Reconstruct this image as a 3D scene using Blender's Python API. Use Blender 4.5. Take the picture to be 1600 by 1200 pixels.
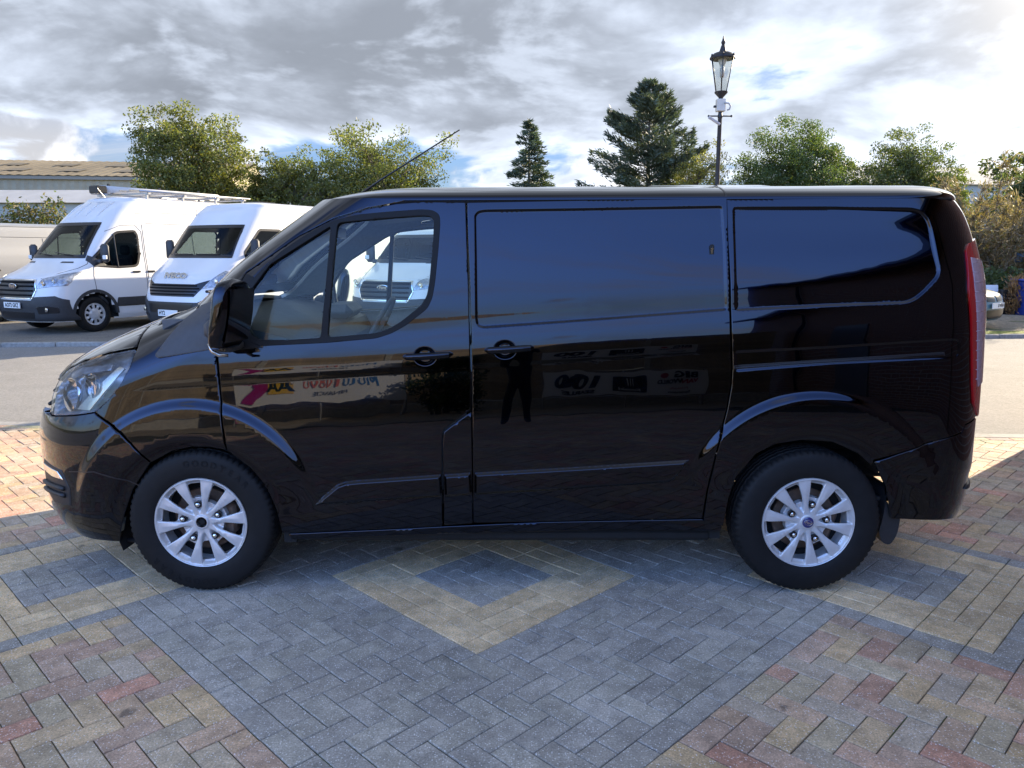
import bpy, bmesh, math, random
import numpy as np
from mathutils import Vector, Matrix, Euler
from mathutils.geometry import delaunay_2d_cdt
R=math.radians; PI=math.pi
for o in list(bpy.data.objects): bpy.data.objects.remove(o,do_unlink=True)
scn=bpy.context.scene; COL=scn.collection
random.seed(7); RNG=np.random.default_rng(7)
# ------------------------------------------------------------------ camera
cd=bpy.data.cameras.new('camera'); cam=bpy.data.objects.new('camera',cd); COL.objects.link(cam)
cd.sensor_width=36; cd.lens=27.0; cd.clip_start=.05; cd.clip_end=3000
cam.location=(0,0,1.63); cam.rotation_euler=(R(90-9.8),0,0); scn.camera=cam
# ------------------------------------------------------------------ sky, sun, exposure
SUN_AZ,SUN_EL=R(48.6),R(20.5)
SUN=Vector((math.sin(SUN_AZ)*math.cos(SUN_EL),math.cos(SUN_AZ)*math.cos(SUN_EL),math.sin(SUN_EL)))
wd=bpy.data.worlds.new('World'); scn.world=wd; wd.use_nodes=True
def build_sky():
    nt=wd.node_tree; N=nt.nodes; L=nt.links; N.clear()
    def nd(t,**k):
        n=N.new(t)
        for a,b in k.items(): setattr(n,a,b)
        return n
    def val(x,sock):
        if isinstance(x,(int,float)): sock.default_value=x
        else: L.new(x,sock)
    def M(op,a,b=0.,c=0.,clamp=False):
        n=nd('ShaderNodeMath',operation=op,use_clamp=clamp); val(a,n.inputs[0]);val(b,n.inputs[1]);val(c,n.inputs[2]); return n.outputs[0]
    def mapr(x,a,b,c=0.,d=1.,smooth=True):
        n=nd('ShaderNodeMapRange',interpolation_type='SMOOTHSTEP' if smooth else 'LINEAR'); val(x,n.inputs[0])
        for i,v in enumerate((a,b,c,d)): n.inputs[i+1].default_value=v
        return n.outputs[0]
    def mix(f,a,b):
        n=nd('ShaderNodeMix',data_type='RGBA'); val(f,n.inputs[0])
        for s,x in((n.inputs[6],a),(n.inputs[7],b)):
            if isinstance(x,tuple): s.default_value=x+(1,)
            else: L.new(x,s)
        return n.outputs[2]
    out=nd('ShaderNodeOutputWorld'); bg=nd('ShaderNodeBackground'); bg.inputs[1].default_value=SKY_STRENGTH
    sky=nd('ShaderNodeTexSky',sky_type='NISHITA'); sky.sun_disc=False; sky.sun_elevation=SUN_EL; sky.sun_rotation=SUN_AZ
    sky.air_density=1.; sky.dust_density=.05; sky.ozone_density=3.6; sky.altitude=300
    tc=nd('ShaderNodeTexCoord'); D=tc.outputs['Generated']
    sp=nd('ShaderNodeSeparateXYZ'); L.new(D,sp.inputs[0]); x,y,z=sp.outputs
    zz=M('MAXIMUM',z,.0)
    # cloud layer seen in perspective: direction over (height + small constant)
    den=M('ADD',zz,.26); cx=M('DIVIDE',x,den); cy=M('DIVIDE',y,den)
    cb=nd('ShaderNodeCombineXYZ'); L.new(cx,cb.inputs[0]);L.new(cy,cb.inputs[1]); cb.inputs[2].default_value=SKY_SEED
    def noise(vec,scale,detail,rough,dist=0.,off=None):
        n=nd('ShaderNodeTexNoise'); n.inputs['Scale'].default_value=scale;n.inputs['Detail'].default_value=detail
        n.inputs['Roughness'].default_value=rough;n.inputs['Distortion'].default_value=dist
        if off:
            m=nd('ShaderNodeVectorMath',operation='ADD'); L.new(vec,m.inputs[0]); m.inputs[1].default_value=off; vec=m.outputs[0]
        L.new(vec,n.inputs['Vector']); return n.outputs[0]
    P=cb.outputs[0]
    big=noise(P,1.8,11,.53,.2); big2=noise(P,1.8,11,.53,.2,off=(SUN.x*.08,SUN.y*.08,0.03))
    # heaps low over the horizon: noise on the direction itself
    low=noise(D,5.5,8,.55,.1); low2=noise(D,5.5,8,.55,.1,off=(SUN.x*.03,SUN.y*.03,.045))
    wis=nd('ShaderNodeVectorMath',operation='MULTIPLY'); L.new(P,wis.inputs[0]); wis.inputs[1].default_value=(.55,1.9,1.)
    wisp=noise(wis.outputs[0],1.1,9,.62,.6)
    dn=nd('ShaderNodeVectorMath',operation='DOT_PRODUCT'); L.new(D,dn.inputs[0]); dn.inputs[1].default_value=tuple(SUN)
    ds=M('MAXIMUM',dn.outputs['Value'],0.)
    front=mapr(M('ADD',y,M('MULTIPLY',x,.15)),-.82,-.12)                       # cloud deck, carried on past the zenith and behind to neutralise the ambient light
    cov=M('SUBTRACT',M('MULTIPLY',front,M('ADD',.10,M('ADD',M('MULTIPLY',mapr(z,.06,.18),.16),M('MULTIPLY',mapr(z,.16,.32),.10)))),.13)
    b=M('ADD',big,cov)
    mb=mapr(b,.50,.58)
    thick=mapr(b,.52,.72)
    lit=mapr(M('SUBTRACT',big,big2),-.02,.09)
    lowband=M('MULTIPLY',mapr(z,.0,.05),M('SUBTRACT',1.,mapr(z,.10,.24)))
    ml=M('MULTIPLY',M('MULTIPLY',mapr(M('ADD',low,M('MULTIPLY',lowband,.07)),.53,.60),lowband),M('ADD',.25,M('MULTIPLY',front,.75)))
    litl=mapr(M('SUBTRACT',low,low2),-.06,.07)
    mw=M('MULTIPLY',mapr(wisp,.48,.76),M('SUBTRACT',.55,M('MULTIPLY',front,.20)))
    glow=M('POWER',ds,5.); glow2=M('POWER',ds,45.)
    # cloud radiance
    base=M('ADD',.78,M('MULTIPLY',glow,.35))
    edge=M('MULTIPLY',M('SUBTRACT',1.,thick),M('ADD',.50,M('MULTIPLY',glow,.4)))
    base=M('SUBTRACT',base,M('MULTIPLY',mapr(b,.58,.80),.26)); bril=M('ADD',base,M('ADD',edge,M('MULTIPLY',lit,.50)))
    def grey(v,t=(1.,1.,1.)):
        n=nd('ShaderNodeVectorMath',operation='SCALE'); n.inputs[0].default_value=t; val(v,n.inputs['Scale']); return n.outputs[0]
    cbig=grey(bril,(.72,.93,1.36)); clow=grey(M('ADD',M('ADD',.92,M('MULTIPLY',litl,.8)),M('MULTIPLY',glow,.5)),(.82,.96,1.27)); cw=grey(M('ADD',1.7,M('MULTIPLY',glow,1.0)),(1.,1.,1.03))
    tin=nd('ShaderNodeVectorMath',operation='MULTIPLY'); L.new(sky.outputs[0],tin.inputs[0]); tin.inputs[1].default_value=(.80,1.03,1.58); dim=nd('ShaderNodeVectorMath',operation='SCALE'); L.new(tin.outputs[0],dim.inputs[0]); val(M('MULTIPLY',mapr(z,.0,.42,.30,1.),M('SUBTRACT',M('SUBTRACT',1.,M('MULTIPLY',front,.66)),M('MULTIPLY',glow,.30))),dim.inputs['Scale'])
    c=mix(mw,dim.outputs[0],cw)
    c=mix(ml,c,clow)
    c=mix(mb,c,cbig)
    hz=M('MULTIPLY',M('SUBTRACT',1.,mapr(z,0.,.14)),M('ADD',.02,M('MULTIPLY',front,.07)))
    c=mix(hz,c,grey(M('ADD',1.9,M('MULTIPLY',glow,1.)),(1.,1.,1.03)))
    c=mix(M('MULTIPLY',glow2,.55),c,(9.,8.8,8.4))
    L.new(c,bg.inputs[0]); L.new(bg.outputs[0],out.inputs[0])
SKY_STRENGTH=.15; SKY_SEED=15.3
build_sky()
sl=bpy.data.lights.new('sun','SUN'); sl.energy=2.5; sl.angle=R(.53); sl.color=(1.,.955,.89)
so=bpy.data.objects.new('sun',sl); COL.objects.link(so); so.location=(20,18,25); so.rotation_euler=(-SUN).to_track_quat('-Z','Y').to_euler()
vs=scn.view_settings; vs.view_transform='Standard'; vs.look='None'; vs.exposure=2.4; vs.gamma=1; vs.use_white_balance=True; vs.white_balance_temperature=8400; vs.use_curve_mapping=False
scn.render.engine='CYCLES'; cy=scn.cycles; cy.max_bounces=10; cy.diffuse_bounces=3; cy.glossy_bounces=5; cy.transmission_bounces=8; cy.transparent_max_bounces=14
cy.caustics_reflective=False; cy.caustics_refractive=False; cy.use_denoising=True
# ------------------------------------------------------------------ helpers
MATS={}
def mat(name,base=(.5,.5,.5),rough=.5,metal=0.,coat=0.,ior=1.5,spec=None,noise=None,bump=None,rnd=0.,trans=0.,emit=None,attr=None,coatr=.03,objcol=False):
    """principled material; noise=(scale,strength[,detail]) value mottling; bump=(scale,dist); rnd = per-object value spread"""
    if name in MATS: return MATS[name]
    m=bpy.data.materials.new(name); m.use_nodes=True; nt=m.node_tree; N=nt.nodes; L=nt.links; b=N['Principled BSDF']
    b.inputs['Base Color'].default_value=tuple(base)+(1,); b.inputs['Roughness'].default_value=rough; b.inputs['Metallic'].default_value=metal
    b.inputs['Coat Weight'].default_value=coat; b.inputs['Coat Roughness'].default_value=coatr; b.inputs['IOR'].default_value=ior
    if trans: b.inputs['Transmission Weight'].default_value=trans
    if emit: b.inputs['Emission Color'].default_value=tuple(emit[0])+(1,); b.inputs['Emission Strength'].default_value=emit[1]
    tc=N.new('ShaderNodeTexCoord')
    cur=None
    if attr:
        a=N.new('ShaderNodeAttribute'); a.attribute_name=attr; cur=a.outputs['Color']
    if objcol:
        a=N.new('ShaderNodeObjectInfo'); cur=a.outputs['Color']
    def mul(val_sock,lo,hi,cur):
        r=N.new('ShaderNodeMapRange'); L.new(val_sock,r.inputs[0]); r.inputs[3].default_value=lo; r.inputs[4].default_value=hi
        v=N.new('ShaderNodeVectorMath'); v.operation='SCALE'
        if cur is None: v.inputs[0].default_value=base
        else: L.new(cur,v.inputs[0])
        L.new(r.outputs[0],v.inputs['Scale']); return v.outputs[0]
    if noise:
        ns=noise if isinstance(noise,list) else [noise]
        for q in ns:
            n=N.new('ShaderNodeTexNoise'); n.inputs['Scale'].default_value=q[0]; n.inputs['Detail'].default_value=q[2] if len(q)>2 else 4; n.inputs['Roughness'].default_value=.6
            L.new(tc.outputs['Object'],n.inputs['Vector']); r=N.new('ShaderNodeMapRange'); L.new(n.outputs[0],r.inputs[0]); r.inputs[1].default_value=.28; r.inputs[2].default_value=.72
            cur=mul(r.outputs[0],1-q[1],1+q[1],cur)
    if rnd:
        oi=N.new('ShaderNodeObjectInfo'); cur=mul(oi.outputs['Random'],1-rnd,1+rnd,cur)
    if cur is not None: L.new(cur,b.inputs['Base Color'])
    if bump:
        n=N.new('ShaderNodeTexNoise'); n.inputs['Scale'].default_value=bump[0]; n.inputs['Detail'].default_value=5; L.new(tc.outputs['Object'],n.inputs['Vector'])
        bp=N.new('ShaderNodeBump'); bp.inputs['Distance'].default_value=bump[1]; bp.inputs['Strength'].default_value=1; L.new(n.outputs[0],bp.inputs['Height']); L.new(bp.outputs[0],b.inputs['Normal'])
    MATS[name]=m; return m
def glass(name,tint=(.8,.9,.85),ior=1.5,rough=0.,extra=.0):
    if name in MATS: return MATS[name]
    m=bpy.data.materials.new(name); m.use_nodes=True; nt=m.node_tree; N=nt.nodes; L=nt.links; N.clear()
    o=N.new('ShaderNodeOutputMaterial'); mx=N.new('ShaderNodeMixShader'); t=N.new('ShaderNodeBsdfTransparent'); g=N.new('ShaderNodeBsdfGlossy'); f=N.new('ShaderNodeFresnel')
    t.inputs[0].default_value=tint+(1,); g.inputs['Roughness'].default_value=rough; f.inputs[0].default_value=ior
    ad=N.new('ShaderNodeMath'); ad.operation='ADD'; ad.inputs[1].default_value=extra; ad.use_clamp=True; L.new(f.outputs[0],ad.inputs[0])
    L.new(ad.outputs[0],mx.inputs[0]); L.new(t.outputs[0],mx.inputs[1]); L.new(g.outputs[0],mx.inputs[2]); L.new(mx.outputs[0],o.inputs[0]); MATS[name]=m; return m
def link(o,parent=None):
    COL.objects.link(o)
    if parent is not None: o.parent=parent
    return o
def empty(name,loc=(0,0,0),rz=0.):
    o=bpy.data.objects.new(name,None); o.empty_display_size=.2; COL.objects.link(o); o.location=loc; o.rotation_euler=(0,0,rz); return o
def tag(o,label=None,cat=None,group=None,kind=None):
    for k,v in(('label',label),('category',cat),('group',group),('kind',kind)):
        if v: o[k]=v
    return o
def mesh_obj(name,V,F,m,parent=None,smooth=False,normals=None,mats=None,fmat=None,auto=None):
    me=bpy.data.meshes.new(name); me.from_pydata([tuple(v) for v in V],[],[tuple(f) for f in F])
    for q in (mats or [m]): me.materials.append(q)
    if fmat is not None: me.polygons.foreach_set('material_index',np.asarray(fmat,np.int32))
    if smooth or normals is not None: me.polygons.foreach_set('use_smooth',np.ones(len(me.polygons),bool))
    me.update()
    if normals is not None: me.normals_split_custom_set_from_vertices([tuple(n) for n in normals])
    elif auto is not None: me.set_sharp_from_angle(angle=R(auto))
    o=bpy.data.objects.new(name,me); return link(o,parent)
class MB:
    """collects boxes, tubes, lathes and prisms into one mesh"""
    def __init__(s): s.v=[];s.f=[]
    def add(s,V,F):
        b=len(s.v); s.v+= [tuple(map(float,v)) for v in V]; s.f+=[tuple(b+i for i in f) for f in F]; return s
    def box(s,a,b,bev=0.,rot=None,org=(0,0,0)):
        (x0,y0,z0),(x1,y1,z1)=a,b; e=min(bev,(x1-x0)*.49,(y1-y0)*.49,(z1-z0)*.49)
        if e<=0:
            V=[(x,y,z) for x in(x0,x1) for y in(y0,y1) for z in(z0,z1)]; F=[(0,1,3,2),(4,6,7,5),(0,4,5,1),(2,3,7,6),(0,2,6,4),(1,5,7,3)]
        else:
            V=[];idx={}
            for i,(x,sx) in enumerate(((x0,1),(x1,-1))):
                for j,(y,sy) in enumerate(((y0,1),(y1,-1))):
                    for k,(z,sz) in enumerate(((z0,1),(z1,-1))):
                        for ax,p in enumerate(((x,y+sy*e,z+sz*e),(x+sx*e,y,z+sz*e),(x+sx*e,y+sy*e,z))): idx[i,j,k,ax]=len(V); V.append(p)
            F=[]
            g=lambda *q:idx[q]
            for i in(0,1): q=[g(i,0,0,0),g(i,0,1,0),g(i,1,1,0),g(i,1,0,0)]; F.append(q if i==0 else q[::-1])
            for j in(0,1): q=[g(0,j,0,1),g(1,j,0,1),g(1,j,1,1),g(0,j,1,1)]; F.append(q if j==0 else q[::-1])
            for k in(0,1): q=[g(0,0,k,2),g(0,1,k,2),g(1,1,k,2),g(1,0,k,2)]; F.append(q if k==0 else q[::-1])
            for a_ in(0,1):
                for b_ in(0,1):
                    F+= [[g(a_,b_,0,0),g(a_,b_,1,0),g(a_,b_,1,1),g(a_,b_,0,1)],[g(0,a_,b_,1),g(1,a_,b_,1),g(1,a_,b_,2),g(0,a_,b_,2)],[g(a_,0,b_,0),g(a_,1,b_,0),g(a_,1,b_,2),g(a_,0,b_,2)]]
                    for c_ in(0,1): F.append([g(a_,b_,c_,0),g(a_,b_,c_,1),g(a_,b_,c_,2)])
        if rot is not None:
            m=rot if isinstance(rot,Matrix) else Euler(rot).to_matrix(); o=Vector(org); V=[m@(Vector(v)-o)+o for v in V]
        return s.add(V,F)
    def tube(s,pts,r,n=8,cap=True,closed=False):
        pts=[Vector(p) for p in pts]; rs=r if hasattr(r,'__len__') else [r]*len(pts); V=[];F=[];u=None;k=len(pts)
        for i,p in enumerate(pts):
            if closed: d=pts[(i+1)%k]-pts[i-1]
            else: d=pts[min(i+1,k-1)]-pts[max(i-1,0)]
            d.normalize()
            if u is None: u=d.orthogonal().normalized()
            u=(u-d*u.dot(d)); u=u.normalized() if u.length>1e-6 else d.orthogonal().normalized()
            w=d.cross(u)
            V+=[p+(u*math.cos(2*PI*j/n)+w*math.sin(2*PI*j/n))*rs[i] for j in range(n)]
        for i in range(k if closed else k-1):
            a=i*n;b=((i+1)%k)*n
            F+=[(a+j,a+(j+1)%n,b+(j+1)%n,b+j) for j in range(n)]
        if cap and not closed: F+=[tuple(range(n))[::-1],tuple((k-1)*n+j for j in range(n))]
        return s.add(V,F)
    def lathe(s,prof,n=24,axis='z',org=(0,0,0),cap=True,phase=0.):
        V=[];F=[];k=len(prof)
        for r,h in prof:
            for j in range(n):
                a=2*PI*j/n+phase; c,q=r*math.cos(a),r*math.sin(a)
                p=(c,q,h) if axis=='z' else ((c,h,q) if axis=='y' else (h,c,q)); V.append((p[0]+org[0],p[1]+org[1],p[2]+org[2]))
        fl=(axis=='y')
        for i in range(k-1):
            for j in range(n):
                f=(i*n+j,i*n+(j+1)%n,(i+1)*n+(j+1)%n,(i+1)*n+j); F.append(f[::-1] if fl else f)
        if cap:
            if prof[0][0]>1e-5: F.append(tuple(range(n))[::-1])
            if prof[-1][0]>1e-5: F.append(tuple((k-1)*n+j for j in range(n)))
        return s.add(V,F)
    def prism(s,poly,y0,y1,plane='xz'):
        n=len(poly)
        f={'xz':lambda a,b,h:(a,h,b),'yz':lambda a,b,h:(h,a,b),'xy':lambda a,b,h:(a,b,h)}[plane]
        V=[f(a,b,y0) for a,b in poly]+[f(a,b,y1) for a,b in poly]
        F=[tuple(range(n)),tuple(range(2*n-1,n-1,-1))]+[(i,i+n,(i+1)%n+n,(i+1)%n) for i in range(n)]
        return s.add(V,F)
    def grid(s,P):
        # P[i][j] points
        a=len(P);b=len(P[0]); return s.add([p for r in P for p in r],[(i*b+j,i*b+j+1,(i+1)*b+j+1,(i+1)*b+j) for i in range(a-1) for j in range(b-1)])
    def build(s,name,m,parent=None,smooth=False,auto=None,recalc=True):
        o=mesh_obj(name,s.v,s.f,m,parent,smooth)
        if recalc:
            bm=bmesh.new(); bm.from_mesh(o.data); bmesh.ops.recalc_face_normals(bm,faces=bm.faces); bm.to_mesh(o.data); bm.free()
        if auto is not None:
            o.data.polygons.foreach_set('use_smooth',np.ones(len(o.data.polygons),bool)); o.data.set_sharp_from_angle(angle=R(auto))
        return o
def copy_tree(o,parent=None):
    c=o.copy(); COL.objects.link(c); c.parent=parent
    for ch in o.children: copy_tree(ch,c)
    return c
def text_mesh(s,size=1.,shear=0.,bold=0.,depth=.0,align='CENTER',sx=1.):
    cu=bpy.data.curves.new('t','FONT'); cu.body=s; cu.size=size; cu.shear=shear; cu.offset=bold; cu.extrude=depth; cu.align_x=align; cu.align_y='CENTER'; cu.resolution_u=3
    o=bpy.data.objects.new('t',cu); COL.objects.link(o); dg=bpy.context.evaluated_depsgraph_get(); dg.update()
    me=bpy.data.meshes.new_from_object(o.evaluated_get(dg)); bpy.data.objects.remove(o); bpy.data.curves.remove(cu)
    if sx!=1.:
        for v in me.vertices: v.co.x*=sx
    return me
def text(name,s,m,parent,mtx,size=.1,**k):
    """flat lettering: mtx maps text x,y,z(out) to the parent's frame"""
    me=text_mesh(s,size,**k); me.transform(mtx); me.materials.clear(); me.materials.append(m); me.name=name
    return link(bpy.data.objects.new(name,me),parent)
def frame(o,ex,ey,ez):
    m=Matrix.Identity(4)
    for i,c in enumerate((ex,ey,ez,o)):
        for j in range(3): m[j][i]=c[j]
    return m
def resample(P,res,closed=True):
    P=np.asarray(P,float); Q=np.roll(P,-1,0) if closed else P[1:]; out=[]
    for a,b in zip(P,Q):
        n=max(1,int(math.ceil(np.hypot(*(b-a))/res)))
        out+=[a+(b-a)*i/n for i in range(n)]
    if not closed: out.append(P[-1])
    return np.array(out)
def chaikin(P,it=2,r=.25,closed=True):
    P=np.asarray(P,float)
    for _ in range(it):
        Q=np.roll(P,-1,0)
        P=np.stack([P*(1-r)+Q*r,P*r+Q*(1-r)],1).reshape(-1,2)
    return P
def roundc(P,rad):
    """round each corner of a polygon by a radius (per-corner list or one value)"""
    P=np.asarray(P,float); n=len(P); out=[]
    for i in range(n):
        r=rad[i] if hasattr(rad,'__len__') else rad
        a,b,c=P[i-1],P[i],P[(i+1)%n]; u=a-b;v=c-b; lu,lv=np.hypot(*u),np.hypot(*v)
        if r<=0 or lu<1e-9 or lv<1e-9: out.append(b); continue
        t=min(r,lu*.48,lv*.48); p,q=b+u/lu*t,b+v/lv*t
        for k in np.linspace(0,1,6): out.append((1-k)**2*p+2*k*(1-k)*b+k*k*q)
    return np.array(out)
def area2(P):
    P=np.asarray(P); Q=np.roll(P,-1,0); return float((P[:,0]*Q[:,1]-P[:,1]*Q[:,0]).sum())
def panel(name,outer,lift,m,parent,holes=(),res=.025,er=.004,fl=.025,feats=(),center=(0,0,.9),thick=0.,off=0.):
    """a sheet cut to an outline in two surface coordinates, lifted on to a surface, with rolled edges and a flange"""
    loops=[np.asarray(outer,float)]+[np.asarray(h,float) for h in holes]
    L2=[]
    for i,l in enumerate(loops):
        if (area2(l)>0)!=(i==0): l=l[::-1]
        L2.append(resample(l,res))
    pts=[];edges=[];bnd=[]
    for l in L2:
        b=len(pts); n=len(l); pts+=list(l); edges+=[(b+i,b+(i+1)%n) for i in range(n)]; bnd.append((b,n))
    nb=len(pts); inward=np.zeros((nb,2))
    for b,n in bnd:
        l=np.array(pts[b:b+n]); t=np.roll(l,-1,0)-np.roll(l,1,0); t/=np.maximum(np.linalg.norm(t,axis=1,keepdims=True),1e-12)
        inward[b:b+n]=np.stack([-t[:,1],t[:,0]],1)
    ring=np.array(pts)+inward*er
    def inside(Q,mar):
        d=sdpoly(L2[0],Q[:,0],Q[:,1]); ok=d<-mar
        for h in L2[1:]: ok&=sdpoly(h,Q[:,0],Q[:,1])>mar
        return ok
    if er>0:
        ok=inside(ring,er*.7); pts+=list(ring[ok])
    for f in feats:
        f=np.asarray(f,float); pts+=list(f[inside(f,er*1.2)])
    lo,hi=L2[0].min(0),L2[0].max(0)
    gx,gz=np.meshgrid(np.arange(lo[0]+res*.37,hi[0],res),np.arange(lo[1]+res*.41,hi[1],res)); G=np.stack([gx.ravel(),gz.ravel()],1)
    if len(G): pts+=list(G[inside(G,max(er*1.5,res*.35))])
    o=delaunay_2d_cdt([Vector(p) for p in pts],edges,[list(range(bnd[0][0],bnd[0][1]))],1,1e-6)
    V2=np.array([tuple(v) for v in o[0]]); F=[tuple(f) for f in o[2]]
    if len(L2)>1:
        C=np.array([V2[list(f)].mean(0) for f in F]); ok=np.ones(len(F),bool)
        for h in L2[1:]: ok&=sdpoly(h,C[:,0],C[:,1])>0
        F=[f for f,k in zip(F,ok) if k]
    old2new={}
    for i,src in enumerate(o[3]):
        for s_ in src: old2new.setdefault(s_,i)
    def ev(Q):
        P=lift(Q[:,0],Q[:,1]); e=.0012
        du=lift(Q[:,0]+e,Q[:,1])-lift(Q[:,0]-e,Q[:,1]); dv=lift(Q[:,0],Q[:,1]+e)-lift(Q[:,0],Q[:,1]-e)
        n=np.cross(du,dv); n/=np.maximum(np.linalg.norm(n,axis=1,keepdims=True),1e-15)
        s_=np.sign(((P-np.array(center))*n).sum(1)); flip=np.sign(s_.sum()) or 1
        return P,n*flip,flip,du/np.maximum(np.linalg.norm(du,axis=1,keepdims=True),1e-12),dv/np.maximum(np.linalg.norm(dv,axis=1,keepdims=True),1e-12)
    P,Nn,flip,du,dv=ev(V2)
    P=P+Nn*off
    Nv=Nn.copy(); bidx=[]
    for b,n in bnd:
        ids=[old2new[b+i] for i in range(n)]; bidx.append(ids)
        for i,k in enumerate(ids):
            o3=-(du[k]*inward[b+i,0]+dv[k]*inward[b+i,1])
            if er>0:
                P[k]=P[k]-Nn[k]*er; q=Nn[k]+o3*.9; Nv[k]=q/np.linalg.norm(q)
    V=[tuple(p) for p in P]; NV=[tuple(n) for n in Nv]
    F=[f if flip>0 else f[::-1] for f in F]
    for (b,n),ids in zip(bnd,bidx):
        base=len(V)
        for i,k in enumerate(ids):
            o3=-(du[k]*inward[b+i,0]+dv[k]*inward[b+i,1]); 
            V.append(tuple(P[k])); NV.append(tuple(o3)); V.append(tuple(P[k]-Nn[k]*fl)); NV.append(tuple(o3))
        for i in range(n):
            j=(i+1)%n
            if ids[i]==ids[j]: continue
            f=(base+2*i,base+2*i+1,base+2*j+1,base+2*j); F.append(f if flip>0 else f[::-1])
    return mesh_obj(name,V,F,m,parent,normals=NV)
def mirror_copy(o,parent):
    me=o.data.copy(); n=len(me.vertices); co=np.empty(n*3); me.vertices.foreach_get('co',co); co[1::3]*=-1; me.vertices.foreach_set('co',co)
    
    if "custom_normal" in me.attributes: me.attributes.remove(me.attributes["custom_normal"])
    me.flip_normals(); me.update(); me.polygons.foreach_set('use_smooth',np.ones(len(me.polygons),bool)); me.set_sharp_from_angle(angle=R(35))
    return link(bpy.data.objects.new(o.name.split('.')[0],me),parent)
BLK=mat('print_black',(.012,.012,.012),.5); MAG=mat('print_magenta',(.42,.01,.16),.5); ORG=mat('print_orange',(.75,.16,.06),.5); TEAL=mat('print_blue',(.03,.16,.38),.5); YEL=mat('print_yellow',(.80,.48,.05),.5); REDP=mat('print_red',(.55,.03,.04),.5); BANN=mat('banner_vinyl',(.74,.74,.73),.45); WHT=mat('white_paint',(.78,.78,.77),.5)
# ------------------------------------------------------------------ shape of the black van (metres, van frame: x to the rear, -y near side)
WB=1.4665; RZ=0.340
def pch(xs,ys):
    xs=np.array(xs,float);ys=np.array(ys,float);h=np.diff(xs);d=np.diff(ys)/h
    m=np.zeros(len(xs))
    for i in range(1,len(xs)-1):
        if d[i-1]*d[i]>0:
            w1=2*h[i]+h[i-1];w2=h[i]+2*h[i-1]; m[i]=(w1+w2)/(w1/d[i-1]+w2/d[i])
    m[0]=d[0];m[-1]=d[-1]
    def f(x):
        x=np.clip(np.asarray(x,float),xs[0],xs[-1]); i=np.clip(np.searchsorted(xs,x)-1,0,len(h)-1)
        t=(x-xs[i])/h[i]
        return (2*t**3-3*t**2+1)*ys[i]+(t**3-2*t**2+t)*h[i]*m[i]+(3*t**2-2*t**3)*ys[i+1]+(t**3-t**2)*h[i]*m[i+1]
    return f
def sst(a,b,x):
    t=np.clip((np.asarray(x,float)-a)/(b-a),0,1); return t*t*(3-2*t)
_TZ=np.array([.15,.24,.32,.42,.60,.74,.86,.98,1.075,1.095,1.105,1.15,1.20,1.25,1.285,1.30,1.34,1.42,1.60,1.80,1.90])
_TT=np.array([-12,-8.,-3.,-.5,.3,1.6,3.0,4.0,4.6,4.6,1.2,3.2,6.5,9.0,9.5,6.5,4.3,7.0,9.3,10.6,12.])
_zz=np.linspace(.1,1.95,3700)
_ww=-np.cumsum(np.tan(np.radians(np.interp(_zz,_TZ,_TT))))*(_zz[1]-_zz[0])
_ww+=0.985-np.interp(.7,_zz,_ww)
def wbase(x,z):
    k=sst(.55,.95,z)*(1-sst(1.40,1.75,z))
    return np.interp(z-k*.068*np.clip(x,-2.,2.),_zz,_ww)
xf=pch([.15,.24,.30,.40,.55,.70,.80,.88,.956,1.05,1.12,1.177,1.279,1.37,1.42,1.511,1.82,1.88,1.95],
       [-2.20,-2.40,-2.45,-2.485,-2.495,-2.50,-2.485,-2.45,-2.415,-2.335,-2.225,-2.11,-1.845,-1.61,-1.545,-1.455,-1.045,-.96,-.85])
fa=pch([.15,1.15,1.30,1.45,1.6,1.95],[.75,.75,.62,.52,.50,.50])
fp=pch([.15,1.15,1.45,1.95],[2.5,2.5,3.0,3.0])
xr=pch([.15,.26,.33,.45,.55,.60,1.4,1.65,1.80,1.88,1.95],[2.22,2.31,2.39,2.43,2.435,2.445,2.435,2.395,2.345,2.29,2.21])
RA=.42;RP=2.6
def W(x,z):
    x,z=np.broadcast_arrays(np.asarray(x,float),np.asarray(z,float))
    t=np.clip((x-xf(z))/fa(z),0,1);p=fp(z)
    f=np.power(np.clip(1-np.power(1-t,p),0,1),1/p)
    t2=np.clip((xr(z)-x)/RA,0,1)
    g=np.power(np.clip(1-np.power(1-t2,RP),0,1),1/RP)
    return wbase(x,z)*f*g
def wheel_r(x,z,cx):
    return np.hypot(x-cx,z-RZ), np.degrees(np.arctan2(x-cx,z-RZ))   # radius, angle from straight up, positive to the rear
def flare(x,z):
    r,a=wheel_r(x,z,-WB)
    d=.016*(1-sst(.562,.615,r))*(1-sst(50,82,a))*(1-sst(60,100,-a))*sst(.36,.44,r)
    r,a=wheel_r(x,z,WB)
    d=d+.017*(1-sst(.606,.655,r))*(1-sst(50,85,a))*(1-sst(45,70,-a))*sst(.36,.48,r)
    return d
def sdpoly(P,x,z):
    # signed distance to a closed polygon, negative inside
    P=np.asarray(P,float);x=np.asarray(x,float);z=np.asarray(z,float)
    d=np.full(x.shape,1e9);ins=np.zeros(x.shape,bool)
    for (ax,az),(bx,bz) in zip(P,np.roll(P,-1,0)):
        ex,ez=bx-ax,bz-az; L=ex*ex+ez*ez+1e-18
        t=np.clip(((x-ax)*ex+(z-az)*ez)/L,0,1)
        d=np.minimum(d,np.hypot(x-ax-t*ex,z-az-t*ez))
        c=((az>z)!=(bz>z))
        with np.errstate(divide='ignore',invalid='ignore'):
            xi=ax+(z-az)*ex/(ez if ez!=0 else 1e-12)
        ins^=c&(x<xi)
    return np.where(ins,-d,d)
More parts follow.
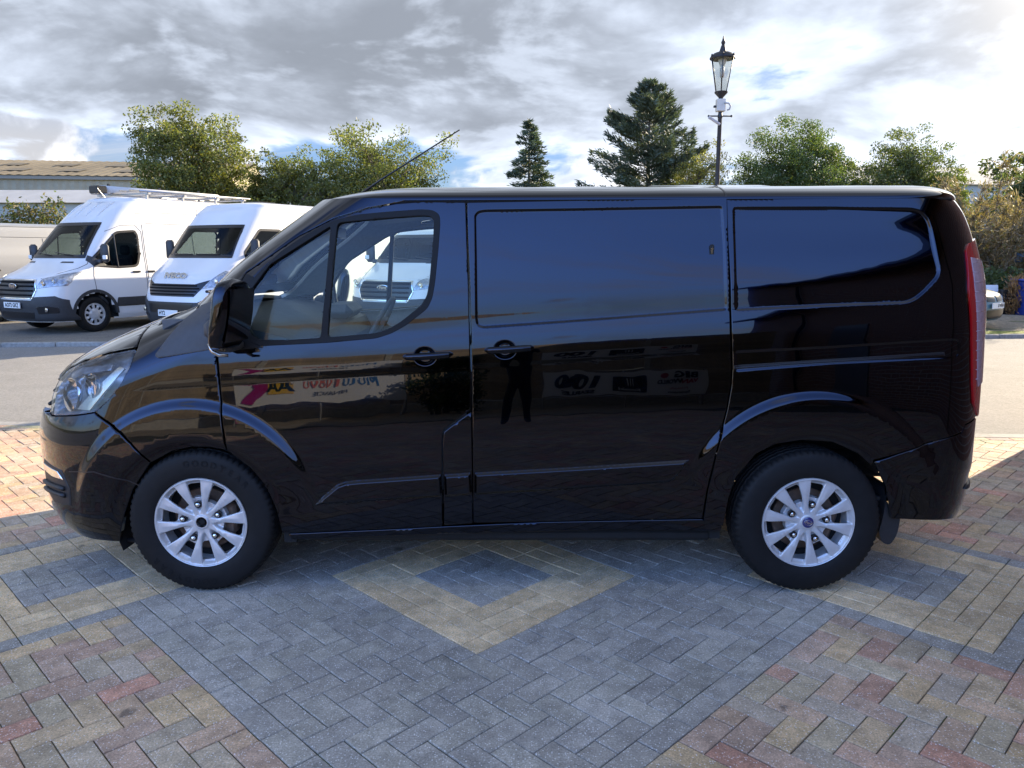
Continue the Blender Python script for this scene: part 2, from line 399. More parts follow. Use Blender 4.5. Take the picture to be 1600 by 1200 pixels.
PG={
'front_door':[(-1.322,1.14),(-1.315,0.991),(-1.305,0.841),(-1.292,0.707),(-1.191,0.626),(-1.124,0.532),(-1.076,0.405),(-1.059,0.297),(-1.016,0.297),(-0.569,0.318),(-0.29,0.334),(-0.29,0.532),(-0.287,0.75),(-0.28,0.805),(-0.21,0.856),(-0.15,0.902),(-0.147,1.022),(-0.152,1.2),(-0.157,1.463),(-0.165,1.667),(-0.171,1.853),(-0.369,1.856),(-0.487,1.847),(-0.62,1.824),(-0.791,1.775),(-0.946,1.7),(-1.09,1.603),(-1.203,1.529),(-1.243,1.461),(-1.288,1.316),(-1.321,1.228)],
'glass_front':[(-1.192,1.404),(-1.156,1.468),(-1.078,1.571),(-0.993,1.623),(-0.906,1.676),(-0.792,1.746),(-0.803,1.609),(-0.823,1.419),(-0.844,1.234),(-0.996,1.225),(-1.13,1.225),(-1.168,1.249),(-1.187,1.302)],
'glass_main':[(-0.76,1.76),(-0.537,1.78),(-0.378,1.792),(-0.331,1.789),(-0.316,1.766),(-0.319,1.687),(-0.337,1.495),(-0.349,1.428),(-0.376,1.384),(-0.472,1.308),(-0.534,1.273),(-0.591,1.255),(-0.811,1.237),(-0.784,1.521)],
'win_frame':[(-1.217,1.38),(-1.194,1.456),(-1.146,1.521),(-1.027,1.632),(-0.906,1.711),(-0.784,1.772),(-0.664,1.798),(-0.531,1.81),(-0.378,1.821),(-0.322,1.818),(-0.289,1.798),(-0.286,1.754),(-0.295,1.638),(-0.31,1.492),(-0.323,1.419),(-0.346,1.37),(-0.445,1.293),(-0.514,1.255),(-0.585,1.232),(-0.817,1.211),(-1.121,1.196),(-1.169,1.213),(-1.204,1.252)],
'slide_door':[(-0.163,1.853),(-0.157,1.667),(-0.148,1.463),(-0.143,1.2),(-0.141,1.022),(-0.14,0.719),(-0.14,0.35),(0.197,0.357),(0.656,0.366),(0.952,0.373),(0.967,0.501),(1.001,0.704),(1.044,0.902),(1.059,1.008),(1.062,1.097),(1.052,1.259),(1.045,1.493),(1.04,1.667),(1.036,1.873),(0.339,1.862)],
'pillar_cover':[(-0.274,0.795),(-0.208,0.847),(-0.147,0.889),(-0.146,0.719),(-0.145,0.469),(-0.146,0.347),(-0.281,0.337),(-0.28,0.532),(-0.281,0.719)],
'rec_slide':[(-0.133,1.795),(-0.115,1.815),(-0.083,1.821),(0.339,1.827),(1.017,1.839),(1.028,1.667),(1.033,1.493),(1.039,1.359),(0.487,1.317),(-0.089,1.276),(-0.119,1.285),(-0.128,1.317),(-0.13,1.609)],
'rec_quarter':[(1.059,1.833),(1.519,1.833),(1.888,1.827),(1.932,1.815),(1.964,1.783),(1.982,1.731),(1.999,1.623),(2.014,1.545),(2.005,1.51),(1.942,1.441),(1.898,1.406),(1.855,1.391),(1.518,1.379),(1.071,1.356),(1.066,1.493)],
'rec_low':[(1.072,1.177),(1.523,1.201),(2.068,1.236),(2.113,1.232),(2.121,1.2),(2.12,1.164),(2.108,1.144),(2.058,1.136),(1.527,1.112),(1.074,1.076)],
'rail':[(1.074,1.109),(1.526,1.139),(2.044,1.171),(2.048,1.154),(1.526,1.118),(1.074,1.091)],
'strip_a':[(-0.894,0.441),(-0.853,0.485),(-0.784,0.542),(-0.744,0.557),(-0.683,0.564),(-0.289,0.592),(-0.287,0.482),(-0.565,0.463)],
'strip_b':[(-0.277,0.592),(-0.15,0.601),(-0.144,0.491),(-0.275,0.482)],
'strip_c':[(-0.134,0.601),(0.346,0.629),(0.88,0.663),(0.83,0.589),(0.801,0.561),(0.771,0.551),(0.348,0.52),(-0.135,0.491)],
'trim':[(-1.607,1.138),(-1.621,1.152),(-1.571,1.224),(-1.504,1.309),(-1.435,1.372),(-1.359,1.399),(-1.33,1.184),(-1.474,1.16)],
'headlight':[(-2.206,0.85),(-2.227,0.921),(-2.209,0.996),(-2.156,1.053),(-2.067,1.095),(-1.903,1.145),(-1.742,1.177),(-1.754,1.092),(-1.8,1.004),(-1.864,0.933),(-1.921,0.893),(-2.021,0.875)],
'arch_f':[(-1.838,0.264),(-1.803,0.405),(-1.756,0.516),(-1.661,0.648),(-1.552,0.706),(-1.46,0.725),(-1.385,0.725),(-1.292,0.707),(-1.191,0.626),(-1.124,0.532),(-1.076,0.405),(-1.059,0.297)],
'arch_r':[(1.055,0.334),(1.072,0.469),(1.103,0.579),(1.188,0.694),(1.276,0.741),(1.395,0.759),(1.546,0.75),(1.67,0.694),(1.741,0.633),(1.803,0.532),(1.851,0.405)],
'rbumper':[(1.745,0.658),(1.851,0.691),(1.997,0.741),(2.112,0.77),(2.165,0.785),(2.181,0.82),(2.304,0.809),(2.277,0.627),(2.135,0.378),(2.001,0.37),(1.858,0.36),(1.815,0.532)],
'taillight':[(2.206,1.692),(2.153,1.664),(2.132,1.632),(2.135,1.463),(2.161,1.258),(2.185,1.018),(2.204,0.925),(2.27,0.845),(2.296,0.969),(2.265,1.189),(2.228,1.372),(2.212,1.55),(2.225,1.68)],
'fb_line':[(-1.921,0.881),(-1.788,0.792),(-1.658,0.651)],
'fb_line2':[(-2.073,0.586),(-1.927,0.607),(-1.773,0.564),(-1.671,0.516)],
}
# ------------------------------------------------------------------ ground: paving, road, parking ground
def paver_mat(name,objcol):
    m=bpy.data.materials.new(name); m.use_nodes=True; nt=m.node_tree; N=nt.nodes; L=nt.links; b=N['Principled BSDF']
    if objcol: s=N.new('ShaderNodeObjectInfo').outputs['Color']
    else:
        a=N.new('ShaderNodeAttribute'); a.attribute_name='col'; s=a.outputs['Color']
    g=N.new('ShaderNodeNewGeometry').outputs['Position']
    def noise(sc,det=3,rough=.6):
        n=N.new('ShaderNodeTexNoise'); n.inputs['Scale'].default_value=sc; n.inputs['Detail'].default_value=det; n.inputs['Roughness'].default_value=rough; L.new(g,n.inputs['Vector']); return n.outputs[0]
    def mr(x,a,b_,c,d):
        n=N.new('ShaderNodeMapRange'); L.new(x,n.inputs[0])
        for i,v in enumerate((a,b_,c,d)): n.inputs[i+1].default_value=v
        return n.outputs[0]
    def scale(c,f):
        v=N.new('ShaderNodeVectorMath'); v.operation='SCALE'; L.new(c,v.inputs[0]); L.new(f,v.inputs['Scale']); return v.outputs[0]
    def mix(f,a,c):
        n=N.new('ShaderNodeMix'); n.data_type='RGBA'; L.new(f,n.inputs[0]); L.new(a,n.inputs[6]); n.inputs[7].default_value=c+(1,); return n.outputs[2]
    c=scale(s,mr(noise(1.1,5),.3,.7,.72,1.24)); c=scale(c,mr(noise(14,4),.3,.7,.76,1.22)); c=scale(c,mr(noise(150,2),.3,.7,.70,1.30))
    v=N.new('ShaderNodeTexVoronoi'); v.inputs['Scale'].default_value=135; L.new(g,v.inputs['Vector']); sp=N.new('ShaderNodeSeparateXYZ'); L.new(v.outputs['Color'],sp.inputs[0])
    m1=N.new('ShaderNodeMath'); m1.operation='MULTIPLY'; L.new(mr(v.outputs['Distance'],.24,.40,1,0),m1.inputs[0]); L.new(mr(sp.outputs[0],.72,.78,0,.75),m1.inputs[1])
    c=mix(m1.outputs[0],c,(.88,.86,.82))
    # old drips and gum, sparse dark spots
    v2=N.new('ShaderNodeTexVoronoi'); v2.inputs['Scale'].default_value=3.1; L.new(g,v2.inputs['Vector']); s2=N.new('ShaderNodeSeparateXYZ'); L.new(v2.outputs['Color'],s2.inputs[0])
    wob=N.new('ShaderNodeMath'); wob.operation='ADD'; L.new(v2.outputs['Distance'],wob.inputs[0]); L.new(mr(noise(30,2),.2,.8,-.05,.05),wob.inputs[1])
    m2=N.new('ShaderNodeMath'); m2.operation='MULTIPLY'; L.new(mr(wob.outputs[0],.06,.10,1,0),m2.inputs[0]); L.new(mr(s2.outputs[1],.50,.54,0,.6),m2.inputs[1])
    c=mix(m2.outputs[0],c,(.045,.043,.042))
    L.new(c,b.inputs['Base Color']); b.inputs['Roughness'].default_value=.86
    bp=N.new('ShaderNodeBump'); bp.inputs['Distance'].default_value=.0016; L.new(noise(170,4,.7),bp.inputs['Height']); L.new(bp.outputs[0],b.inputs['Normal']); return m
PMO,PMA=paver_mat('paver_block',True),paver_mat('paver_field',False)
def wmat(name,base,rough,layers,bump=None,speck=None,second=None):
    """ground material in world position: layers [(scale,lo,hi)], speck=(scale,colour,amount)"""
    m=bpy.data.materials.new(name); m.use_nodes=True; nt=m.node_tree; N=nt.nodes; L=nt.links; b=N['Principled BSDF']; g=N.new('ShaderNodeNewGeometry').outputs['Position']
    rgb=N.new('ShaderNodeRGB'); rgb.outputs[0].default_value=base+(1,); c=rgb.outputs[0]
    def noise(sc,det=4):
        n=N.new('ShaderNodeTexNoise'); n.inputs['Scale'].default_value=sc; n.inputs['Detail'].default_value=det; L.new(g,n.inputs['Vector']); return n.outputs[0]
    def mr(x,a,b_,c_,d):
        n=N.new('ShaderNodeMapRange'); L.new(x,n.inputs[0])
        for i,v in enumerate((a,b_,c_,d)): n.inputs[i+1].default_value=v
        return n.outputs[0]
    if second:
        n=N.new('ShaderNodeMix'); n.data_type='RGBA'; L.new(mr(noise(second[0]),second[2],second[3],0,1),n.inputs[0]); L.new(c,n.inputs[6]); n.inputs[7].default_value=second[1]+(1,); c=n.outputs[2]
    for sc,lo,hi in layers:
        v=N.new('ShaderNodeVectorMath'); v.operation='SCALE'; L.new(c,v.inputs[0]); L.new(mr(noise(sc),.3,.7,lo,hi),v.inputs['Scale']); c=v.outputs[0]
    if speck:
        v=N.new('ShaderNodeTexVoronoi'); v.inputs['Scale'].default_value=speck[0]; L.new(g,v.inputs['Vector']); s=N.new('ShaderNodeSeparateXYZ'); L.new(v.outputs['Color'],s.inputs[0])
        n=N.new('ShaderNodeMix'); n.data_type='RGBA'; L.new(mr(s.outputs[0],.0,1.,0.,speck[2]),n.inputs[0]); L.new(c,n.inputs[6]); n.inputs[7].default_value=speck[1]+(1,); c=n.outputs[2]
    L.new(c,b.inputs['Base Color']); b.inputs['Roughness'].default_value=rough
    if bump:
        bp=N.new('ShaderNodeBump'); bp.inputs['Distance'].default_value=bump[1]; L.new(noise(bump[0]),bp.inputs['Height']); L.new(bp.outputs[0],b.inputs['Normal'])
    MATS[name]=m; return m
ASPH=wmat('asphalt_worn',(.185,.176,.162),.92,[(.25,.85,1.15),(2.2,.9,1.1),(40,.75,1.25),(220,.6,1.4)],(160,.004),(150,(.36,.35,.33),.35))
LOTM=wmat('lot_tarmac',(.15,.132,.108),.95,[(.4,.75,1.25),(3,.8,1.2),(30,.7,1.3)],(60,.01),(70,(.30,.27,.22),.5))
EARTH=wmat('rough_grass',(.055,.075,.022),.95,[(.15,.7,1.3),(1.5,.7,1.3),(20,.6,1.4)],(12,.05),None,(.4,(.20,.155,.085),.45,.58))
SAND=wmat('joint_sand',(.10,.085,.065),1.,[(8,.6,1.4),(80,.7,1.3)],None,None,(5.,(.045,.075,.02),.54,.60)); KERB=wmat('kerb_concrete',(.30,.29,.27),.9,[(.8,.8,1.15),(20,.8,1.2)],(80,.002))
GRAV=wmat('gravel_stone',(.33,.27,.19),.9,[(1.2,.85,1.15),(60,.55,1.45)],(70,.02),(65,(.48,.42,.33),.7))
def road_y(x): return 6.93-.0545*x
def kerb_y(x): return 13.30+.075*(x+8.5)
def sheet(name,poly,z,m,label=None):
    o=mesh_obj(name,[(x,y,z) for x,y in poly],[tuple(range(len(poly)))],m); tag(o,label,kind='structure')
    if o.data.polygons[0].normal.z<0: o.data.flip_normals()
    return o
ground=sheet('ground',[(-1500,-1500),(1500,-1500),(1500,1500),(-1500,1500)],-.10,EARTH,'rough grass and bare earth beyond the parking ground')
xs=np.linspace(-40,40,41)
road=sheet('road',[(x,road_y(x)+.10) for x in xs]+[(x,kerb_y(x)) for x in xs[::-1]],-.012,ASPH,'pale worn asphalt road behind the black van')
lot=sheet('parking_ground',[(x,kerb_y(x)+.12) for x in np.linspace(-40,6.2,24)]+[(7.2,34),(-40,34)],.055,LOTM,'dark rough tarmac under the row of parked vans')
lot2=sheet('gravel_yard',[(x,kerb_y(x)+.45) for x in np.linspace(7.9,40,20)]+[(40,26),(7.2,26)],.052,wmat('yard_gravel',(.25,.20,.14),.95,[(.5,.8,1.2),(12,.6,1.4),(60,.7,1.3)],(30,.03),None,(1.1,(.07,.09,.03),.55,.68)),'brown gravel yard under the parked blue car')
def kerb():
    k=tag(empty('kerb',(0,0,0)),'line of concrete kerb stones along the far edge of the road',kind='structure'); 
    stone=None; x=-18.
    while x<18:
        L_=.914; a=math.atan(.075)
        if stone is None:
            mb=MB(); mb.box((0,0,-.08),(L_-.008,.12,.06),.015); o=stone=mb.build('kerb_stone',KERB,k,auto=40)
        else: o=stone.copy(); COL.objects.link(o); o.parent=k
        o.location=(x,kerb_y(x),random.uniform(-.004,.004)); o.rotation_euler=(0,0,a+random.uniform(-.006,.006)); x+=L_*math.cos(a)
kerb()
PAV=tag(empty('block_paving',(0,0,0)),'block paved forecourt in grey, buff and red with diamond motifs',kind='structure')
def paving():
    m=.1; c0=(-.145,3.70); q=math.sqrt(.5); rng=random.Random(11)
    def zone(i,j):
        for ci,cj in((0,0),(-15,-15),(15,15)):
            d=max(abs(i-ci),abs(j-cj))
            if d<=2: return ('in',ci,cj,d)
            if d<=5: return ('ring',ci,cj,d)
        g=max(abs(i),abs(j))
        if g==14: return ('ring2',0,0,14)
        if g<14: return ('grey',0,0,0)
        for ci,cj in((-15,-15),(15,15)):
            d=max(abs(i-ci),abs(j-cj))
            if d==6: return ('ring6',ci,cj,6)
        return ('mott',0,0,0)
    def stretch(a,b,d):
        if b==d and a<d: k,o=a+d,0
        elif a==d and b>-d: k,o=d-b,1
        elif b==-d and a>-d: k,o=d-a,0
        else: k,o=b+d,1
        return k,o,(b==d and a<d) and 'T' or (a==d and b>-d) and 'R' or (b==-d and a>-d) and 'B' or 'L'
    N=75; bricks={}; cells={}
    for i in range(-N,N+1):
        for j in range(-N,N+1):
            x=c0[0]+(i*q+j*q)*m; y=c0[1]+(-i*q+j*q)*m
            if not(-7.5<x<7.2 and -4.4<y<road_y(x)-.235): continue
            z=zone(i,j)
            if z[0] in('ring','ring2','ring6'):
                k,o,sd=stretch(i-z[1],j-z[2],z[3]); key=(z[0],z[1],z[2],z[3],sd,(k+z[3]%2)//2)
            else:
                h=(i-j)%4
                key={0:('h',i,j),1:('h',i-1,j),3:('v',i,j),2:('v',i,j-1)}[h]+(z[0],z[1],z[2])
            cells.setdefault(key,[]).append((i,j,z[0]))
    out=[]
    for key,cs in cells.items():
        i0=min(c[0] for c in cs);i1=max(c[0] for c in cs);j0=min(c[1] for c in cs);j1=max(c[1] for c in cs)
        ci,cj=(i0+i1)/2,(j0+j1)/2; x=c0[0]+(ci*q+cj*q)*m; y=c0[1]+(-ci*q+cj*q)*m; z=cs[0][2]
        t=rng.random()
        if z in('ring',): col=[(.72,.51,.295),(.74,.53,.31),(.70,.49,.28),(.72,.50,.28)][int(t*4)]
        elif z in('in','grey','ring2','ring6'): col=[(.385,.345,.292),(.395,.352,.295),(.372,.335,.287),(.395,.355,.292)][int(t*4)]
        else: col=[(0.581,0.293,0.199),(0.545,0.306,0.208),(0.524,0.33,0.228),(0.509,0.339,0.239),(0.581,0.4,0.228),(0.601,0.409,0.231),(0.519,0.4,0.26),(0.493,0.381,0.264),(0.549,0.363,0.231),(0.56,0.394,0.239),(0.467,0.363,0.264),(0.503,0.381,0.251),(0.54,0.357,0.236)][int(t*13)]
        f=rng.uniform(.9,1.1); out.append((x,y,i1-i0+1,j1-j0+1,tuple(c*f for c in col)))
    def bmesh_(a,b):
        e=.0028; g=.0042; hx,hy=a*m/2-g/2,b*m/2-g/2; V=[];F=[]
        for (x_,y_,z_) in((hx-e,hy-e,0),(hx,hy,-e),(hx,hy,-.03)): V+=[(-x_,-y_,z_),(x_,-y_,z_),(x_,y_,z_),(-x_,y_,z_)]
        F=[(0,1,2,3)]+[(r*4+k,(r+1)*4+k,(r+1)*4+(k+1)%4,r*4+(k+1)%4) for r in(0,1) for k in range(4)]
        return np.array(V),F
    base={}
    for a,b in((2,1),(1,2),(1,1)):
        V,F=bmesh_(a,b); me=bpy.data.meshes.new('paver'); me.from_pydata([tuple(v) for v in V],[],F); me.materials.append(PMO); me.update(); base[a,b]=(V,F,me)
    def scr(x,y):
        dep=y*math.cos(R(9.8))+1.63*math.sin(R(9.8)); up=y*math.sin(R(9.8))-1.63*math.cos(R(9.8)); return 800+1200*x/dep,600-1200*up/dep,dep
    vis=[]
    for k,(x,y,a,b,col) in enumerate(out):
        if y<.5: continue
        px,py,d=scr(x,y)
        if -30<px<1630 and py<1225 and (a,b) in base: vis.append((d,k))
    vis.sort(); sel={k for d,k in vis[:300]}
    rz=-PI/4; cr,sr=math.cos(rz),math.sin(rz); VV=[];FF=[];CC=[]
    for k,(x,y,a,b,col) in enumerate(out):
        if (a,b) not in base: continue
        V,F,me=base[a,b]; dz=rng.gauss(0,.0010); tx,ty=rng.gauss(0,.0042),rng.gauss(0,.0042); tz=rng.uniform(-.006,.006)
        if k in sel:
            o=bpy.data.objects.new('paver',me); COL.objects.link(o); o.parent=PAV; o.location=(x,y,dz); o.rotation_euler=(tx,ty,rz+tz); o.color=col+(1,)
        else:
            c,s=math.cos(rz+tz),math.sin(rz+tz); W_=np.empty_like(V); W_[:,0]=x+V[:,0]*c-V[:,1]*s; W_[:,1]=y+V[:,0]*s+V[:,1]*c; W_[:,2]=V[:,2]+dz+V[:,1]*tx-V[:,0]*ty
            bse=len(VV)*12; VV.append(W_); FF+=[tuple(bse+i for i in f) for f in F]; CC.append(col)
    VV=np.concatenate(VV); o=mesh_obj('paver_field',VV,FF,PMA,PAV); o['kind']='stuff'
    at=o.data.attributes.new('col','FLOAT_COLOR','POINT'); ar=np.ones((len(VV),4),np.float32); ar[:,:3]=np.repeat(np.array(CC),12,0); at.data.foreach_set('color',ar.ravel())
    # buff edging course along the road
    x=-7.6; V=[];F=[];a=math.atan(-.0545); C2=[]
    mb=MB()
    for row in(0,1):
        x=-7.6+.1*row
        while x<7.2:
            y=road_y(x)-.205+.1*row
            c,s=math.cos(a),math.sin(a); loc=[]
            for (px,py,pz) in base[2,1][0]: loc.append((x+px*c-py*s,y+px*s+py*c,pz+rng.uniform(-.0005,.0005)))
            mb.add(loc,base[2,1][1]); x+=.2
            C2.append([f*rng.uniform(.88,1.1) for f in((.40,.31,.19) if rng.random()<.8 else (.33,.22,.16))])
    o=mb.build('edging_field',PMA,PAV); o['kind']='stuff'; at=o.data.attributes.new('col','FLOAT_COLOR','POINT'); ar=np.ones((len(o.data.vertices),4),np.float32); ar[:,:3]=np.repeat(np.array(C2),12,0); at.data.foreach_set('color',ar.ravel())
    o=mesh_obj('sand_bed',[(-7.6,-4.6,-.0065),(7.3,-4.6,-.0065),(7.3,road_y(7.3)-.06,-.0065),(-7.6,road_y(-7.6)-.06,-.0065)],[(0,1,2,3)],SAND,PAV)
paving()
mb=MB(); mb.prism([(x,road_y(x)-.055) for x in np.linspace(-7.6,7.3,24)]+[(x,road_y(x)+.085) for x in np.linspace(7.3,-7.6,24)],-.10,.002,'xy'); tag(mb.build('drop_kerb',KERB),'flush concrete edge between paving and road',kind='structure')
mb=MB(); mb.prism([(x,kerb_y(x)+.12) for x in np.linspace(7.0,40,20)]+[(x,kerb_y(x)+.75+.1*math.sin(x*3)) for x in np.linspace(40,7.0,60)],-.08,.058,'xy'); tag(mb.build('grass_verge',wmat('verge_grass',(.16,.19,.03),.9,[(1.5,.7,1.3),(25,.6,1.4)],(40,.04))),'narrow bright green grass verge behind the kerb',kind='structure')
sheet('forecourt_west',[(-40,-40),(-7.6,-40),(-7.6,road_y(-7.6)+.1),(-40,road_y(-40)+.1)],-.02,ASPH,'asphalt beside the block paving on the left'); sheet('forecourt_east',[(7.3,-40),(40,-40),(40,road_y(40)+.1),(7.3,road_y(7.3)+.1)],-.02,ASPH,'asphalt beside the block paving on the right')
sheet('gravel_bed',[(-7.6,-14),(7.3,-14),(7.3,-4.6),(-7.6,-4.6)],.0,GRAV,'gravel bed behind the photographer')
# ------------------------------------------------------------------ the black panel van
SF,SR=.83,.75
def featd(x,z):
    d=flare(x,z)
    for k,dep in(('rec_slide',.007),('rec_quarter',.007),('rec_low',.0035)):
        d=d-dep*(1-sst(-.014,0.,sdpoly(REC[k],x,z)))
    for cx,cz in((-.36,1.150),(.011,1.181)):
        r=np.hypot((x-cx)/.056,(z-cz)/.046); d=d-.015*(1-sst(.55,1.,r))
    return d
def lift_side(x,z): return np.stack([x,-(W(x,z)+featd(x,z)),z],1)
def s_of(x,z):
    t=(x-xf(z))/fa(z); th=np.arccos(np.clip(np.power(np.clip(1-t,0,1),fp(z)/2),0,1))
    return np.where(t<1,SF*th,SF*PI/2+(x-xf(z)-fa(z)))
def lift_front(S,z):
    a=np.abs(S); th=np.minimum(a/SF,PI/2); p=fp(z); e=2/p
    x=xf(z)+fa(z)*(1-np.power(np.maximum(np.cos(th),0),e))+np.maximum(a-SF*PI/2,0)
    w=wbase(x,z)*np.power(np.sin(th),e)
    d=flare(x,z)*sst(.7,1.1,a)
    return np.stack([x,np.sign(S)*-(w+d),z],1)          # S>0 is the near side
def sr_of(x,z):
    t=(xr(z)-x)/RA; th=np.arccos(np.clip(np.power(np.clip(1-t,0,1),RP/2),0,1))
    return np.where(t<1,SR*th,SR*PI/2+(xr(z)-RA-x))
def lift_rear(S,z):
    a=np.abs(S); th=np.minimum(a/SR,PI/2); e=2/RP
    x=xr(z)-RA*(1-np.power(np.maximum(np.cos(th),0),e))-np.maximum(a-SR*PI/2,0)
    w=wbase(x,z)*np.power(np.sin(th),e)
    d=np.where(a>.6,featd(x,z),0.)
    return np.stack([x,np.sign(S)*-(w+d),z],1)
def toS(P,f=s_of,res=.03,closed=False):
    P=resample(P,res,closed); return np.stack([f(P[:,0],P[:,1]),P[:,1]],1)
REC={k:roundc(PG[k],.02) for k in('rec_slide','rec_quarter','rec_low')}
def ringfeat(k): # points either side of a recess edge
    P=resample(REC[k],.012); c=[]
    T=np.roll(P,-1,0)-np.roll(P,1,0); T/=np.linalg.norm(T,axis=1,keepdims=True)+1e-12; n=np.stack([-T[:,1],T[:,0]],1)
    if area2(P)<0: n=-n
    return [P+n*q for q in(-.003,.0,.004,.007,.010,.014,.02)]
def cupfeat(cx,cz): return [np.array([(cx+.056*r*math.cos(a),cz+.046*r*math.sin(a)) for a in np.linspace(0,2*PI,40,endpoint=False)]) for r in(.2,.4,.55,.65,.75,.85,.93,1.,1.06)]
def arcfeat(cx,rs,a0,a1): return [np.array([(cx+r*math.sin(R(a)),RZ+r*math.cos(R(a))) for a in np.linspace(a0,a1,170)]) for r in rs]
creasefeat=[np.array([(x,z0+.068*x) for x in np.arange(-1.75,2.1,.02)]) for z0 in(1.07,1.083,1.095,1.10,1.105,1.112,1.125,1.15,1.2,1.25,1.27,1.285,1.293,1.30,1.31,1.32,1.34)]
def van_materials():
    mat('van_paint',(.0005,.0042,.0160),.07,1.,1.,1.5,coatr=.008); m=MATS['van_paint'].node_tree
    b=m.nodes['Principled BSDF']; b.inputs['Coat IOR'].default_value=1.45; b.inputs['Specular IOR Level'].default_value=0.
    N=m.nodes;L=m.links; n=N.new('ShaderNodeTexNoise'); n.inputs['Scale'].default_value=3.; n.inputs['Detail'].default_value=2.; tc=N.new('ShaderNodeTexCoord'); L.new(tc.outputs['Object'],n.inputs['Vector'])
    bp=N.new('ShaderNodeBump'); bp.inputs['Strength'].default_value=1.; bp.inputs['Distance'].default_value=.0015; L.new(n.outputs[0],bp.inputs['Height']); L.new(bp.outputs[0],b.inputs['Coat Normal'])
van_materials()
PAINT=MATS['van_paint']
TRIM=mat('black_trim',(.018,.019,.021),.48,noise=(60,.15),bump=(900,.0002)); SATIN=mat('satin_black',(.012,.012,.014),.3); SEAL=mat('seal_black',(.010,.010,.011),.55,ior=1.3)
GREYP=mat('grey_plastic',(.055,.055,.058),.55,noise=(40,.1),bump=(1200,.0002)); RUB=mat('tyre_rubber',(.008,.008,.0085),.65,ior=1.35,noise=(25,.25),bump=(500,.0004))
DARK=mat('underside',(.008,.008,.008),.85,noise=(8,.4)); ALLOY=mat('alloy_silver',(.60,.60,.60),.38,.35,coat=.5,noise=(30,.06)); STEEL=mat('steel',(.45,.45,.46),.35,1.,noise=(40,.15))
CHROME=mat('chrome',(.75,.75,.76),.08,1.); GLS=glass('side_glass',(.87,.96,.92),1.45); WGL=glass('windscreen_glass',(.88,.95,.92),1.35)
CLEAR=glass('lamp_lens',(.93,.94,.95),1.45,extra=.015); REDL=mat('red_lens',(.42,.004,.008),.12,0,1.); CLRL=mat('clear_lens',(.40,.26,.28),.15,0,1.,noise=(30,.15)); HEAD=mat('headlining',(.66,.67,.66),.9,noise=(60,.08)); DASH=mat('dash_plastic',(.10,.105,.11),.6,noise=(20,.12),bump=(700,.0004))
SEAT=mat('seat_fabric',(.035,.037,.045),.9,noise=(50,.25),bump=(400,.001)); RUST=mat('brake_rust',(.16,.10,.07),.7,.3,noise=(30,.4)); LENSY=mat('amber_lens',(.75,.30,.03),.2,0,.6)
VAN=empty('panel_van',(-.044,4.49,0)); tag(VAN,'glossy black panel van parked side-on across the block paving','van')
